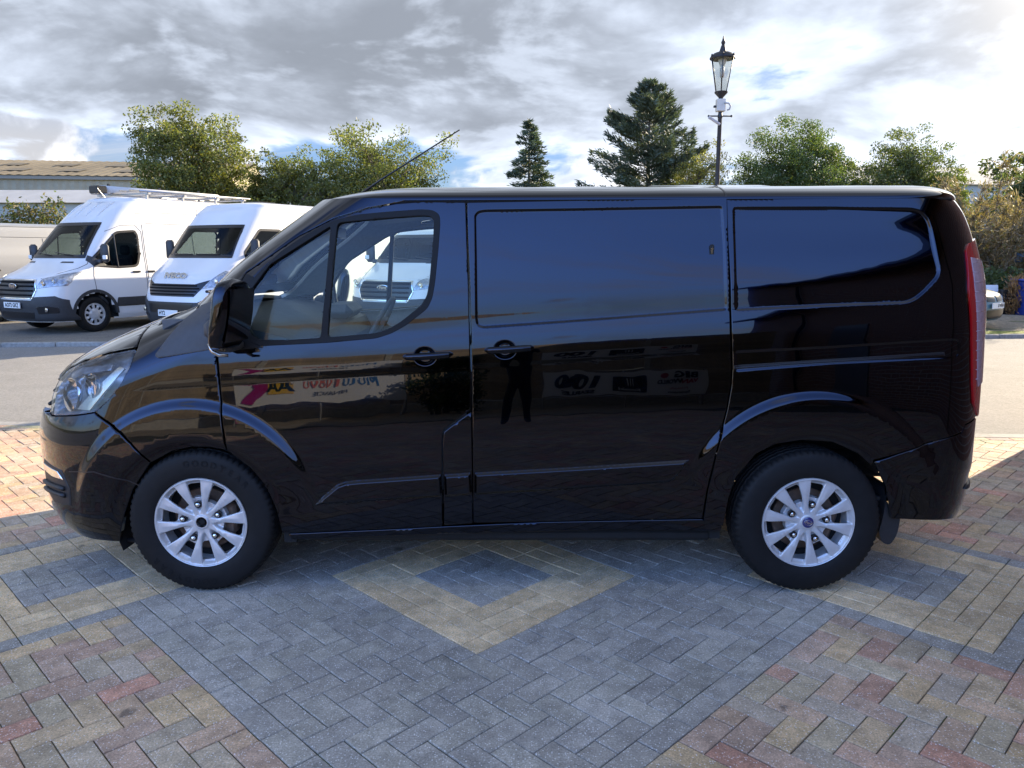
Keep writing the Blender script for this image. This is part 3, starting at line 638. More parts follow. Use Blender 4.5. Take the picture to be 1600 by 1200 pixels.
def build_van():
    V=VAN
    C=(0,0,.9); far=[]
    fd=roundc(PG['front_door'],.008); wf=roundc(PG['win_frame'],.02)
    def shrink(P,d):
        P=np.asarray(P,float); t=np.roll(P,-1,0)-np.roll(P,1,0); t/=np.linalg.norm(t,axis=1,keepdims=True)+1e-12; n=np.stack([-t[:,1],t[:,0]],1)
        if area2(P)<0: n=-n
        return P+n*d
    arc_f=arcfeat(-WB,(.40,.43,.46,.50,.54,.565,.572,.58,.588,.596,.604,.612,.62,.635),-110,100)
    arc_r=arcfeat(WB,(.43,.46,.50,.55,.59,.608,.615,.622,.63,.638,.646,.654,.665),-80,95)
    door=panel('front_door',fd,lift_side,PAINT,V,holes=[shrink(wf,.012)],res=.022,feats=creasefeat+cupfeat(-.36,1.150)+arc_f); far.append(door)
    wfr=panel('window_frame',wf,lift_side,SEAL,door,holes=[roundc(PG['glass_front'],.015),roundc(PG['glass_main'],.02)],res=.02,er=.003,off=.003)
    for k in('glass_front','glass_main'): panel('window_glass',shrink(roundc(PG[k],.015),-.008),lift_side,GLS,door,res=.05,er=0,fl=.003,off=-.010)
    sd=panel('sliding_door',roundc(PG['slide_door'],.008),lift_side,PAINT,V,res=.022,feats=creasefeat+cupfeat(.011,1.181)+ringfeat('rec_slide')+arc_r); far.append(sd)
    far.append(panel('pillar_panel',PG['pillar_cover'],lift_side,PAINT,V,res=.03))
    # door handles: bar over the cup
    for par,cx,cz,x0,x1 in((door,-.36,1.150,-.461,-.229),(sd,.011,1.181,-.084,.146)):
        mb=MB(); n=14; rows=[]
        for i in range(n+1):
            t=i/n; x=x0+(x1-x0)*t; z=cz+.004+(x-cx)*.055; y=-float(W(x,z)); bow=.020+.020*math.sin(PI*t)**.7; hh=.0165*(1-.25*abs(2*t-1)**4)
            e=.35 if i in(0,n) else 1.
            rows.append([(x,y-bow*e+.004,z+hh*e),(x,y-bow*e-.006,z+hh*.55*e),(x,y-bow*e-.008,z),(x,y-bow*e-.004,z-hh*.6*e),(x,y-bow*e+.004,z-hh*e),(x,y+.004,z-hh*.7*e),(x,y+.004,z+hh*.7*e)])
        for a,b in zip(rows,rows[1:]):
            m_=len(a); mb.add(a+b,[(i,(i+1)%m_,m_+(i+1)%m_,m_+i) for i in range(m_)])
        mb.add(rows[0],[tuple(range(7))]); mb.add(rows[-1],[tuple(range(7))])
        bm=mb.build('handle',PAINT,par,auto=50)
    # lock plate on the sliding door
    x,z=.965,1.635; y=-float(W(np.array([x]),np.array([z]))[0])+.007
    lk=MB(); P=[(x+.011*math.cos(a)*(1),z+(.016 if math.sin(a)>0 else -.016)+.011*math.sin(a)) for a in np.linspace(0,2*PI,24,endpoint=False)]; lk.prism(P,y-.004,y+.004); lp=lk.build('lock_plate',SATIN,sd)
    kb=MB(); P=[(x+.0055*math.cos(a),z+.006+.0055*math.sin(a)) for a in np.linspace(-.9,PI+.9,16)]+[(x-.0025,z-.016),(x+.0025,z-.016)]; kb.prism(P,y-.006,y-.003); kb.build('key_barrel',CHROME,lp)
    # side moulding in three lengths
    def mould(par,P,k):
        P=np.array(PG[P]); topz=lambda x:np.interp(x,*zip(*sorted([(a,b) for a,b in P])))
        def lf(x,z):
            sdp=sdpoly(P,x,z); return np.stack([x,-(W(x,z)+featd(x,z)+.004+.013*sst(0,.016,-sdp)),z],1)
        Q=roundc(P,.008); fe=[shrink(resample(Q,.015),q) for q in(.004,.008,.012,.016,.022)]
        o=panel('side_moulding',Q,lf,PAINT,par,res=.03,er=.002,fl=.007,feats=fe); return o
    mould(door,'strip_a',0); far.append(mould(V,'strip_b',0)); mould(sd,'strip_c',0)
    # rear quarter with its recess, slide rail cover
    q=[(1.034,1.866),(1.042,1.667),(1.051,1.493),(1.060,1.259),(1.069,1.097),(1.066,1.008),(1.051,.902),(1.008,.704),(.974,.501),(.960,.372),(.966,.345),(1.05,.335)]
    ar=PG['arch_r'][:9]; q2=[(1.738,.640)]+[(a,b+.006) for a,b in PG['rbumper'][0:6]]
    tl=[(a-.006,b) for a,b in PG['taillight'][6:0:-1]]
    Q=np.concatenate([toS(q+ar+q2,sr_of,.03),np.array([(.62,.86),(.61,1.2),(.61,1.6),(.61,1.85),(.62,1.874),(.80,1.876)]),toS([(2.10,1.876),(1.6,1.874)],sr_of,.03)])
    fe=[]
    for f in creasefeat+ringfeat('rec_quarter')+ringfeat('rec_low')+arc_r:
        f=f[(f[:,0]>1.02)&(f[:,1]<1.87)]
        if len(f): fe.append(np.stack([sr_of(f[:,0],f[:,1]),f[:,1]],1))
    qp=panel('rear_quarter_panel',Q,lift_rear,PAINT,V,res=.024,feats=fe); far.append(qp)
    panel('slide_rail',roundc(PG['rail'],.003),lift_side,SATIN,qp,res=.03,er=.001,off=.0015,fl=.004)
    mb=MB()
    P=[(x,-float((W(np.array([x]),np.array([z]))+featd(np.array([x]),np.array([z])))[0])-.002,z) for x,z in [(1.08,1.098),(1.3,1.113),(1.52,1.126),(1.8,1.143),(2.04,1.157)]]; mb.tube(P,.003,6); mb.build('rail_edge',PAINT,qp,smooth=True)
    # sill
    far.append(panel('sill',[(-1.03,.29),(-.57,.312),(-.29,.328),(.19,.351),(.95,.366),(1.05,.33),(1.045,.305),(.6,.315),(-.29,.290),(-1.02,.262)],lift_side,PAINT,V,res=.03,off=-.004))
    # front wing
    hl=PG['headlight']
    wing_f=[(-1.33,1.134),(-1.322,.991),(-1.312,.841),(-1.299,.712)]+PG['arch_f'][6:2:-1]+[(-1.662,.655),(-1.783,.80),(-1.918,.884)]
    wing_h=[(-1.858,.938),(-1.793,1.008),(-1.747,1.094),(-1.733,1.181),(-1.752,1.272)]
    Q=np.concatenate([toS(wing_f+wing_h),np.array([(.74,1.283),(.70,1.300),(.70,1.350)]),toS([(-1.50,1.365),(-1.42,1.345),(-1.356,1.315)])])
    fe=[]
    for f in creasefeat+arc_f:
        f=f[(f[:,0]<-1.3)&(f[:,1]<1.3)]
        if len(f): fe.append(np.stack([s_of(f[:,0],f[:,1]),f[:,1]],1))
    far.append(panel('front_wing',Q,lift_front,PAINT,V,res=.022,feats=fe))
    far.append(panel('wing_trim',toS(roundc(PG['trim'],.012),s_of,.03,True),lift_front,GREYP,V,res=.03,off=.012,fl=.02,er=.006))
    # bonnet, bumper, grille, cowl
    def sym(P): P=np.asarray(P); return np.concatenate([P,np.stack([-P[::-1,0],P[::-1,1]],1)])
    hb=toS([(-2.216,1.000),(-2.160,1.062),(-2.069,1.104),(-1.903,1.154),(-1.741,1.186),(-1.757,1.265)])
    bon=panel('bonnet',sym(np.concatenate([np.array([(.02,1.015),(.2,1.014),(.38,1.006)]),hb,np.array([(.70,1.285),(.4,1.305),(.02,1.315)])])),lift_front,PAINT,V,res=.03)
    bl=toS([(-2.196,.840),(-2.02,.862),(-1.921,.880)])
    bm_=np.concatenate([np.array([(.02,.225),(.5,.228),(.75,.232),(.95,.238)]),toS([(-1.853,.246)]+PG['arch_f'][1:3]+[(-1.664,.648),(-1.790,.790),(-1.919,.874)]),bl[::-1],np.array([(.44,.835),(.37,.66),(.02,.645)])])
    fb=[]
    for f in arc_f:
        f=f[(f[:,0]<-1.6)&(f[:,1]<.9)&(f[:,1]>.24)]
        if len(f): t_=np.stack([s_of(f[:,0],f[:,1]),f[:,1]],1); fb+=[t_,t_*np.array([-1,1])]
    bu=panel('front_bumper',sym(bm_),lift_front,PAINT,V,res=.024,feats=fb)
    panel('lower_grille',sym([(.02,.30),(.40,.30),(.47,.36),(.44,.44),(.02,.44)]),lift_front,TRIM,bu,res=.04,off=.006,fl=.02)
    fog=[(-2.285,.615),(-2.13,.590),(-2.085,.50),(-2.09,.415),(-2.22,.405),(-2.285,.45)]
    for sg in(1,-1):
        F_=toS(fog,s_of,.03,True); F_[:,0]*=sg
        panel('fog_lamp_surround',F_,lift_front,TRIM,bu,res=.03,off=.005,fl=.02,er=.005)
        F_=toS([(-2.275,.60),(-2.15,.582),(-2.115,.545),(-2.20,.548),(-2.275,.567)],s_of,.03,True); F_[:,0]*=sg
        panel('fog_lamp',F_,lift_front,CHROME,bu,res=.03,off=.011,fl=.01,er=.003)
        for zz in(.50,.465):
            mb=MB(); mb.tube([tuple(lift_front(np.array([s]),np.array([zz]))[0]+np.array([-.010,-.004*sg,0])) for s in np.linspace(s_of(np.array([-2.28]),np.array([zz]))[0],s_of(np.array([-2.11]),np.array([zz]))[0],8)*sg],.012,8); mb.build('surround_rib',TRIM,bu,smooth=True)
    panel('bumper_seam',toS([(-2.08,.592),(-1.93,.608),(-1.775,.566),(-1.675,.518),(-1.675,.512),(-1.775,.560),(-1.93,.602),(-2.08,.586)],s_of,.03,True),lift_front,SATIN,bu,res=.03,er=0,off=.0015,fl=.003)
    mb=MB(); mb.tube([(-1.84,-.90,.232),(-1.66,-.93,.236)],.012,8); mb.build('splash_lip',TRIM,bu,smooth=True)
    gr=panel('grille',sym([(.02,.655),(.36,.67),(.425,.835),(.40,.995),(.02,1.003)]),lift_front,TRIM,V,res=.05,off=-.035,fl=.01)
    for zz in(.70,.77,.84,.91,.97):
        mb=MB(); sm=.36+.04*sst(.67,.83,zz); mb.tube([tuple(lift_front(np.array([s]),np.array([zz]))[0]+np.array([.014,0,0])) for s in np.linspace(-sm,sm,13)],.010,8); mb.build('slat',TRIM,gr,smooth=True)
    panel('cowl',sym([(.02,1.325),(.4,1.315),(.66,1.297),(.69,1.345),(.4,1.365),(.02,1.372)]),lift_front,TRIM,V,res=.05,off=-.01)
    # windscreen, pillars, roof
    def sw(z): return np.interp(z,[1.36,1.5,1.72,1.80,1.88],[.69,.70,.70,.67,.60])
    zz=np.linspace(1.375,1.868,14)
    ws=np.concatenate([np.array([(.02,1.38),(.4,1.372)]),np.stack([sw(zz)-.01,zz],1),np.array([(.4,1.872),(.02,1.874)])])
    zr_=np.linspace(1.43,1.83,8); ring=np.concatenate([np.array([(.02,1.425),(.4,1.42)]),np.stack([sw(zr_)-.028,zr_],1),np.array([(.58,1.852),(.4,1.862),(.02,1.864)])])
    wsc=panel('windscreen',sym(ws),lift_front,WGL,V,res=.05,er=0,fl=.004,off=-.004)
    panel('screen_border',sym(ws),lift_front,SATIN,wsc,holes=[roundc(sym(ring),.04)],res=.05,er=0,fl=.002,off=-.009)
    zz=np.linspace(1.36,1.878,16)
    dl=[(-.425,1.868),(-.486,1.853),(-.617,1.830),(-.787,1.782),(-.944,1.707),(-1.088,1.611),(-1.204,1.537),(-1.247,1.465),(-1.30,1.36),(-1.356,1.325),(-1.42,1.355),(-1.50,1.372)]
    ap=panel('windscreen_pillar',np.concatenate([np.stack([sw(zz)-.004,zz],1),toS([(-.85,1.880),(-.6,1.876)]),toS(dl)]),lift_front,PAINT,V,res=.025); far.append(ap)
    # roof: a domed cap over the outline at the gutter
    zg=1.868
    def outline(u): # u 0..3 : front half bow, side, rear bow
        u=np.asarray(u,float); z=np.full(u.shape,zg)
        x0,x1=float(xf(zg)),float(xr(zg)); a=float(fa(zg)); p=float(fp(zg))
        th=np.clip(u,0,1)*PI/2; xa=x0+a*(1-np.power(np.maximum(np.cos(th),0),2/p)); ya=np.power(np.sin(th),2/p)
        tb=np.clip(3-u,0,1)*PI/2; xb=x1-RA*(1-np.power(np.maximum(np.cos(tb),0),2/RP)); yb=np.power(np.sin(tb),2/RP)
        xm=x0+a+(x1-RA-x0-a)*np.clip(u-1,0,1)
        x=np.where(u<1,xa,np.where(u<2,xm,xb)); y=np.where(u<1,ya,np.where(u<2,1.,yb))*wbase(x,z); return x,y
    def roofpt(u,r):
        x,y=outline(np.abs(u)); cx=np.clip(x,-.10,2.05); cx=np.where(np.abs(u)<1,-.10+0*x,cx); cx=np.where(np.abs(u)>2,2.05,cx)
        k=sst(.35,1.05,np.abs(u)); pe=1.55+(2.3-1.55)*k; kr=sst(2.1,3,np.abs(u)); pe=pe+(2.0-2.3)*kr
        h=.100*np.power(np.clip(1-np.power(1-r,pe),0,1),1/pe)
        sag=.008*np.clip(x,-1,2.4)
        return np.stack([x+(cx-x)*r,-np.sign(u)*y*(1-r),zg-.004+sag*.5+h],1)
    us=np.concatenate([np.linspace(0,1,26),np.linspace(1,2,40)[1:],np.linspace(2,3,24)[1:]]); us=np.concatenate([us,-us[-2:0:-1]])
    rs=np.concatenate([[0],np.linspace(0,1,22)[1:]**2.2*1.0]); 
    G=np.array([roofpt(us,np.full(us.shape,r)) for r in rs]); n=len(us); Vv=G.reshape(-1,3); F=[]
    us_=np.where(us==0,1e-9,us)
    for i in range(len(rs)-1):
        for j in range(n): F.append((i*n+j,(i+1)*n+j,(i+1)*n+(j+1)%n,i*n+(j+1)%n))
    b=len(Vv); skirt=G[0].copy(); skirt[:,1]*=.97; skirt[:,0]=.99*skirt[:,0]; skirt[:,2]-=.02; Vv=np.concatenate([Vv,G[0],skirt]); F+=[(b+j,b+(j+1)%n,b+n+(j+1)%n,b+n+j) for j in range(n)]
    rf=MB(); rf.add(Vv,F); roof=rf.build('roof',PAINT,V,auto=40)
    mb=MB(); pts=[]
    for x in(1.026,1.034):
        row=[]
        for r in list(rs[1:-1])+[1.]:
            u=1+(x-float(xf(zg))-float(fa(zg)))/(float(xr(zg))-RA-float(xf(zg))-float(fa(zg))); p=roofpt(np.array([u]),np.array([r]))[0]; row.append((p[0],p[1],p[2]+.0015))
        pts.append(row+[(a,-b_,c) for a,b_,c in row[-2::-1]])
    mb.grid(pts); mb.build('roof_joint',SATIN,roof)
    mb=MB(); mb.lathe([(.50,1.955),(.46,1.968),(.36,1.980),(.10,1.986),(0,1.986)],4,phase=PI/4); o=mb.build('roof_vent',PAINT,V,auto=30); o.data.transform(Matrix.Translation((1.10,0,0))@Matrix.Scale(1.05,4,(1,0,0)))
    an=MB(); an.tube([(-.83,0,1.93),(-.815,0,1.955)],[.022,.014],10); an.tube([(-.815,0,1.952),(-.70,0,2.03),(-.25,0,2.302)],[.0085,.0055,.0035],8); an.build('antenna',SATIN,V,smooth=True)
    # rear
    zz=np.linspace(.62,1.85,12)
    bd=panel('back_door',sym(np.concatenate([np.array([(.008,.60)]),np.stack([.60+0*zz,zz],1),np.array([(.008,1.868)])])),lift_rear,PAINT,V,res=.05)
    tlp=PG['taillight']; zl=np.array([1.69,1.664,1.632,1.463,1.258,1.018,.925,.845])
    left=toS([(a+.012,b) for a,b in tlp[1:7]]+[(2.27,.850)],sr_of,.03)
    tlo=np.concatenate([left,np.array([(.63,.87),(.63,1.0),(.63,1.3),(.64,1.60),(.66,1.69)])])
    for sg in(1,-1):
        P=tlo.copy(); P[:,0]*=sg; t_=panel('tail_light',P,lift_rear,REDL,V,res=.03,off=.010,fl=.02,er=.002)
        cl=np.concatenate([toS([(2.165,1.60),(2.180,1.463),(2.205,1.258),(2.225,1.05),(2.236,1.0)],sr_of,.03),np.array([(.645,1.02),(.645,1.3),(.65,1.58)])]); cl[:,0]*=sg
        panel('clear_section',cl,lift_rear,CLRL,t_,res=.03,off=.015,fl=.012,er=.003)
        for zz_ in np.arange(1.04,1.58,.045): mb=MB(); mb.tube([tuple(lift_rear(np.array([s_*sg]),np.array([zz_]))[0]+np.array([.006,-.014*sg,0])) for s_ in np.linspace(.66,float(sr_of(np.array([2.165+.04*(1.55-zz_)/.5]),np.array([zz_]))[0])-.012,5)],.0025,5); mb.build('lens_rib',CLRL,t_,smooth=True)
    rb=PG['rbumper']
    ral=toS([(1.858,.372),(1.815,.532),(1.748,.652)]+rb[1:6],sr_of,.03)
    rbp=np.concatenate([np.array([(.008,.30),(.4,.305),(.7,.33),(.95,.355)]),ral,np.array([(.74,.835),(.61,.80),(.60,.60),(.008,.585)])])
    rbu=panel('rear_bumper',sym(rbp),lift_rear,PAINT,V,res=.03)
    panel('bumper_step',sym([(.008,.470),(.55,.475),(.80,.49),(.85,.497),(.80,.512),(.55,.505),(.008,.50)]),lift_rear,TRIM,rbu,res=.03,off=.012,fl=.02,er=.004)
    # headlights
    for sg in(1,-1):
        H=toS(roundc([(a+.006,b-.004) for a,b in hl],.012),s_of,.03,True); H[:,0]*=sg
        lens=panel('headlight',H,lift_front,CLEAR,V,res=.03,off=.004,fl=.01,er=.004)
        Hs=toS(shrink(np.array(hl),.02 if area2(hl)<0 else .02),s_of,.03,True); Hs[:,0]*=sg
        panel('lamp_housing',H,lambda S,z:lift_front(S,z)+np.stack([0*S+.055,np.sign(S)*.07,0*S],1)*(sst(0,.05,-sdpoly(H,S,z)))[:,None]*1.0,mat('lamp_interior',(.40,.41,.43),.25,.5,noise=(14,.5)),lens,res=.02,off=-.012,fl=.01,er=0)
        for k,(cx,cz,r) in enumerate(((-2.105,.950,.082),(-1.975,1.00,.060))):
            p=lift_front(np.array([sg*float(s_of(np.array([cx]),np.array([cz]))[0])]),np.array([cz]))[0]; nrm=Vector((-.62,-.78*sg,.12)).normalized()
            mb=MB(); mb.lathe([(r,0),(r*.98,-.012),(r*.75,-.03),(r*.30,-.045),(r*.28,-.02),(.0,-.012)],28); me=mb.build('reflector_bowl',CHROME,lens,auto=40)
            me.data.transform(Matrix.Translation(Vector(p)-nrm*.022)@nrm.to_track_quat('Z','Y').to_matrix().to_4x4())
        bl_=toS([(-2.06,.885),(-1.98,.885),(-1.80,1.085),(-1.83,1.095),(-1.885,1.045)],s_of,.03,True); bl_[:,0]*=sg
        panel('lamp_divider',bl_,lambda S,z:lift_front(S,z)+np.stack([0*S+.015,np.sign(S)*.02,0*S],1),mat('warm_reflector',(.78,.70,.55),.2,.7),lens,res=.03,off=0,fl=.01,er=.002)
        br=toS([(-2.16,1.035),(-2.07,1.072),(-1.87,1.10),(-1.875,1.075),(-2.05,1.045),(-2.13,1.01)],s_of,.03,True); br[:,0]*=sg
        panel('lamp_brow',br,lambda S,z:lift_front(S,z)+np.stack([0*S+.015,np.sign(S)*.02,0*S],1),mat('lamp_interior'),lens,res=.03,off=0,fl=.01,er=.002)
    # far side
    far_objs=[]
    for o in far:
        c=mirror_copy(o,V)
        for ch in o.children:
            if ch.name.startswith(('window','handle','side_m')): mirror_copy(ch,c)
    # door mirrors
    for sg in(-1,1):
        cx,cy_,cz=-1.185,1.125,1.355; rows=[]
        for i in range(19):
            t=-1+2*i/18; sh=(1-abs(t)**3.2)**(1/3.2) if abs(t)<1 else 0.02
            row=[]
            for j in range(28):
                a=2*PI*j/28; ca,sa=math.cos(a),math.sin(a); e=2/3.4
                dx=math.copysign(abs(ca)**e,ca)*.046*sh; dy=math.copysign(abs(sa)**e,sa)*.105*sh
                if dx>0: dx*=.9
                z=cz+.160*t; lean=-.030*t+.016*t*t
                row.append((cx+dx-lean*.9-.03*(dy/.115),sg*(cy_+dy),z))
            rows.append(row)
        mb=MB()
        for a,b in zip(rows,rows[1:]): mb.add(a+b,[(i,(i+1)%28,28+(i+1)%28,28+i) for i in range(28)])
        hs=mb.build('door_mirror',PAINT,V,smooth=True)
        bmx=bmesh.new(); bmx.from_mesh(hs.data); bmesh.ops.remove_doubles(bmx,verts=bmx.verts,dist=1e-5); bmx.to_mesh(hs.data); bmx.free()
        mb=MB(); mb.grid([[(cx+.0425-.03*(dy/.115)-.9*(-.030*t+.016*t*t),sg*(cy_+dy),cz+.160*t) for dy in np.linspace(-.085,.085,7)] for t in np.linspace(-.72,.72,9)]); o=mb.build('mirror_glass',CHROME,hs,smooth=True)
        mb=MB(); mb.box((-1.345,min(sg*.90,sg*1.06),1.235),(-1.235,max(sg*.90,sg*1.06),1.325),.022); mb.box((-1.30,min(sg*.88,sg*1.10),1.185),(-1.20,max(sg*.88,sg*1.10),1.225),.012); mb.build('mirror_arm',GREYP,hs,auto=40)
        mb=MB(); mb.tube([(-1.275,sg*1.17,1.235),(-1.262,sg*1.17,1.200),(-1.235,sg*1.165,1.183),(-1.20,sg*1.15,1.180)],[.006,.009,.010,.007],8); mb.build('mirror_lip',mat('warm_chrome',(.55,.5,.45),.2,.9),hs,smooth=True)
        if sg==-1 or 1:
            Q=np.array([(-1.196,1.527),(-1.238,1.462),(-1.286,1.316),(-1.318,1.23),(-1.320,1.185),(-1.22,1.178),(-1.112,1.190),(-1.168,1.213),(-1.204,1.252),(-1.212,1.381),(-1.187,1.457),(-1.150,1.510)])
            o=panel('mirror_sail',roundc(Q,.006),lift_side,SEAL,door,res=.03,off=.004,er=.003,fl=.01)
            if sg==1:
                co=np.empty(len(o.data.vertices)*3); o.data.vertices.foreach_get('co',co); co[1::3]*=-1; o.data.vertices.foreach_set('co',co); o.data.flip_normals()
    # wheels
    def tyre_mesh():
        prof=[(.205,-.085),(.212,-.095),(.222,-.101),(.245,-.106),(.270,-.1075),(.295,-.1055),(.312,-.102),(.322,-.098),(.3305,-.090),(.3365,-.080),(.3385,-.070),(.3395,-.060),(.3395,-.056),(.332,-.054),(.332,-.047),(.3405,-.045),(.3410,-.022),(.333,-.020),(.333,-.012),(.3412,-.010),(.3412,.010),(.333,.012),(.333,.020),(.341,.022),(.3405,.045),(.332,.047),(.332,.054),(.3395,.056),(.3385,.070),(.3305,.090),(.312,.102),(.27,.1075),(.222,.101),(.205,.085)]
        n=216; V=[];F=[]; k=len(prof)
        for j in range(n):
            a=2*PI*j/n; g=j%3==0; g2=j%6==0
            for i,(r,h) in enumerate(prof):
                if (8<=i<=11 or 28<=i<=29) and g: r-=.006
                if i in(7,) and g2: r-=.003
                if i in(15,16,19,20,23,24) and j%4==0: r-=.003
                V.append((r*math.cos(a),h,r*math.sin(a)))
        for j in range(n):
            for i in range(k-1): F.append((j*k+i,j*k+i+1,((j+1)%n)*k+i+1,((j+1)%n)*k+i))
        return V,F
    TV,TF=tyre_mesh(); ph0=97
    def rim_lift(a,b):
        r=np.hypot(a,b); an=np.degrees(np.arctan2(b,a))-ph0-18; an=(an+18)%36-18
        dist=np.abs(r*np.sin(np.radians(an))); hw=.0085+.018*sst(.07,.215,r)
        e=dist-hw
        pocket=.020*sst(0,.009,e)*sst(.045,.075,r)*(1-sst(.188,.206,r))
        ridge=.0035*np.clip(1-dist/np.maximum(hw,1e-3),0,1)*sst(.05,.09,r)*(1-sst(.16,.20,r))
        dish=.010*(1-sst(.03,.17,r))
        lipd=-.004*sst(.200,.208,r)
        dep=pocket+dish+lipd-ridge-.006*(1-sst(.030,.036,r))
        return np.stack([a,-.098+dep,b],1)
    holes=[]
    for k in range(10):
        c=R(ph0+36*k); r0=.117 if k%2==0 else .098; r1=.188
        def hp(r,s_):
            hw=.0085+.018*float(sst(.07,.215,r))+.0045; # perpendicular clearance from the neighbouring spoke centre line
            an=R(18)-math.asin(min(hw/r,.99)); return (r*math.cos(c+s_*an),r*math.sin(c+s_*an))
        P=[hp(r,-1) for r in np.linspace(r0,r1,5)]+[hp(r,1) for r in np.linspace(r1,r0,5)]
        holes.append(roundc(P,[.008]+[0]*3+[.010,.010]+[0]*3+[.008]))
    hub=[(.0245*math.cos(a),.0245*math.sin(a)) for a in np.linspace(0,2*PI,24,endpoint=False)]
    circ=[(.2095*math.cos(a),.2095*math.sin(a)) for a in np.linspace(0,2*PI,120,endpoint=False)]
    fe=[np.array([(r*math.cos(R(ph0+18+36*k)+s_*math.asin((.0085+.018*float(sst(.07,.215,r))+q)/r)),r*math.sin(R(ph0+18+36*k)+s_*math.asin((.0085+.018*float(sst(.07,.215,r))+q)/r))) for r in np.linspace(.05,.2,26)]) for k in range(10) for s_ in(-1,1) for q in(-.003,0,.003,.006,.009)]
    fe+=[np.array([(r*math.cos(a),r*math.sin(a)) for a in np.linspace(0,2*PI,110)]) for r in(.030,.033,.036,.2,.204,.208,.19)]
    first=None
    for i,(wx,sg) in enumerate(((-WB+.026,-1),(WB-.008,-1),(-WB+.026,1),(WB-.008,1))):
        w=empty('wheel',(wx,sg*.892,.353)); w.scale=(1.035,1.,1.035); w.parent=V; w.rotation_euler=(0,R((0,17,40,60)[i]),PI if sg>0 else 0)
        if first is None:
            ty=mesh_obj('tyre',TV,TF,RUB,w,smooth=True,auto=38)
            rm=panel('rim',circ,rim_lift,ALLOY,w,holes=holes+[hub],res=.012,er=.0015,fl=.030,feats=fe,center=(0,.5,0))
            mb=MB(); mb.lathe([(.2095,-.100),(.213,-.102),(.2145,-.098),(.211,-.088),(.200,-.080),(.192,-.05),(.190,.09)],72,'y',cap=False); br=mb.build('barrel',ALLOY,w,auto=40)
            mb=MB(); mb.lathe([(.148,-.030),(.148,-.018),(.05,-.018),(.05,-.045),(.0,-.045)],48,'y',cap=False); mb.box((.06,-.05,-.075),(.145,.02,.075),.015); ds=mb.build('brake_disc',RUST,w,auto=40)
            mb=MB(); mb.lathe([(.19,.0),(.0,.0)],40,'y',cap=False); bk=mb.build('brake_shield',DARK,w)
            first=(ty,rm,br,ds,bk)
            nuts=[]
            for k in range(5):
                a=R(ph0+72*k); c=(.0865*math.cos(a),-.0885,.0865*math.sin(a))
                mb=MB(); mb.lathe([(.0165,.010),(.0165,-.003),(.0145,-.0035),(.0140,.004)],20,'y',c,cap=False); mb.lathe([(.0135,.006),(.0135,.003)],20,'y',c); nb=mb.build('nut_seat',SATIN,w,auto=40)
                mb=MB(); mb.lathe([(.0112,.008),(.0112,-.008),(.009,-.013),(.004,-.0155),(0,-.016)],6,'y',c); nn=mb.build('wheel_nut',CHROME,w,auto=30); nuts+=[nb,nn]
        else:
            for o in list(first)+nuts:
                c=o.copy(); COL.objects.link(c); c.parent=w
        if i in(0,2):
            word='GOODYEAR'
            for half in(0,1):
                for kk,ch in enumerate(word):
                    a_=R((250 if half else 70)+ (len(word)-1)*4.2 -kk*8.4); rr=.283; ra=Vector((math.cos(a_),0,math.sin(a_))); tn=Vector((math.sin(a_),0,-math.cos(a_)))
                    text('tyre_letter',ch,mat('letter_rubber',(.0085,.0085,.009),.7,ior=1.3),w,frame((ra.x*rr,-.1078,ra.z*rr),tn,ra,(0,-1,0)),.040,bold=.001,depth=.0008)
        if i in(1,3):
            mb=MB(); mb.lathe([(.027,-.090),(.026,-.0955),(.02,-.0985),(0,-.1)],28,'y'); hc=mb.build('centre_cap',mat('badge_blue',(.012,.025,.13),.2,0,1.),w,auto=40)
            mb=MB(); mb.tube([(.0185*math.cos(a),-.0988,.0115*math.sin(a)) for a in np.linspace(0,2*PI,24,endpoint=False)],.0009,5,closed=True); mb.build('badge_rim',CHROME,w,smooth=True)
            text('badge_script','Ford',CHROME,w,frame((0,-.1006,0),(1,0,0),(0,0,1),(0,-1,0)),.017,shear=.35,bold=.0002)
        else:
            mb=MB(); mb.lathe([(.0245,-.070),(.0245,-.095)],24,'y',cap=False); mb.lathe([(.024,-.070),(.0,-.070)],24,'y',cap=False); mb.lathe([(.014,-.07),(.013,-.085),(0,-.087)],12,'y',cap=False); mb.build('hub_bore',DARK,w)
    # arch liners, floor, running gear
    for wx,r in((-WB,.395),(WB,.425)):
        for sg in(-1,1):
            mb=MB(); rows=[[(wx+rr*math.sin(R(a)),sg*yy,RZ+.01+rr*math.cos(R(a))) for a in np.linspace(-112 if wx<0 else -72,98 if wx<0 else 62,30)] for yy,rr in((.955,r+.01),(.90,r),(.55,r),(.55,.12))]
            mb.grid(rows); mb.build('arch_liner',DARK,V)
    mb=MB(); mb.box((-1.05,-.93,.235),(1.02,.93,.30),.02); mb.box((-2.3,-.6,.22),(-1.05,.6,.40),.03); mb.box((1.0,-.60,.46),(2.3,.60,.60),.02); mb.box((.0,-.94,.315),(1.06,.94,.36)); mb.box((-1.06,-.95,.24),(-1.00,.95,.60)); mb.box((1.0,-.95,.26),(1.05,.95,.60)); mb.build('underbody',DARK,V)  # includes a wide cargo floor slab added to block sun leaking through the body
    mb=MB(); mb.tube([(WB,-.80,RZ),(WB,.80,RZ)],.045,12); mb.box((1.10,-.68,.30),(1.98,-.60,.335)); mb.box((1.10,.60,.30),(1.98,.68,.335)); mb.tube([(1.80,-.62,.56),(1.80,-.62,.30)],.028,10); mb.tube([(1.55,-.55,.36),(2.30,-.5,.34)],.035,10); mb.build('rear_axle',DARK,V,auto=40)
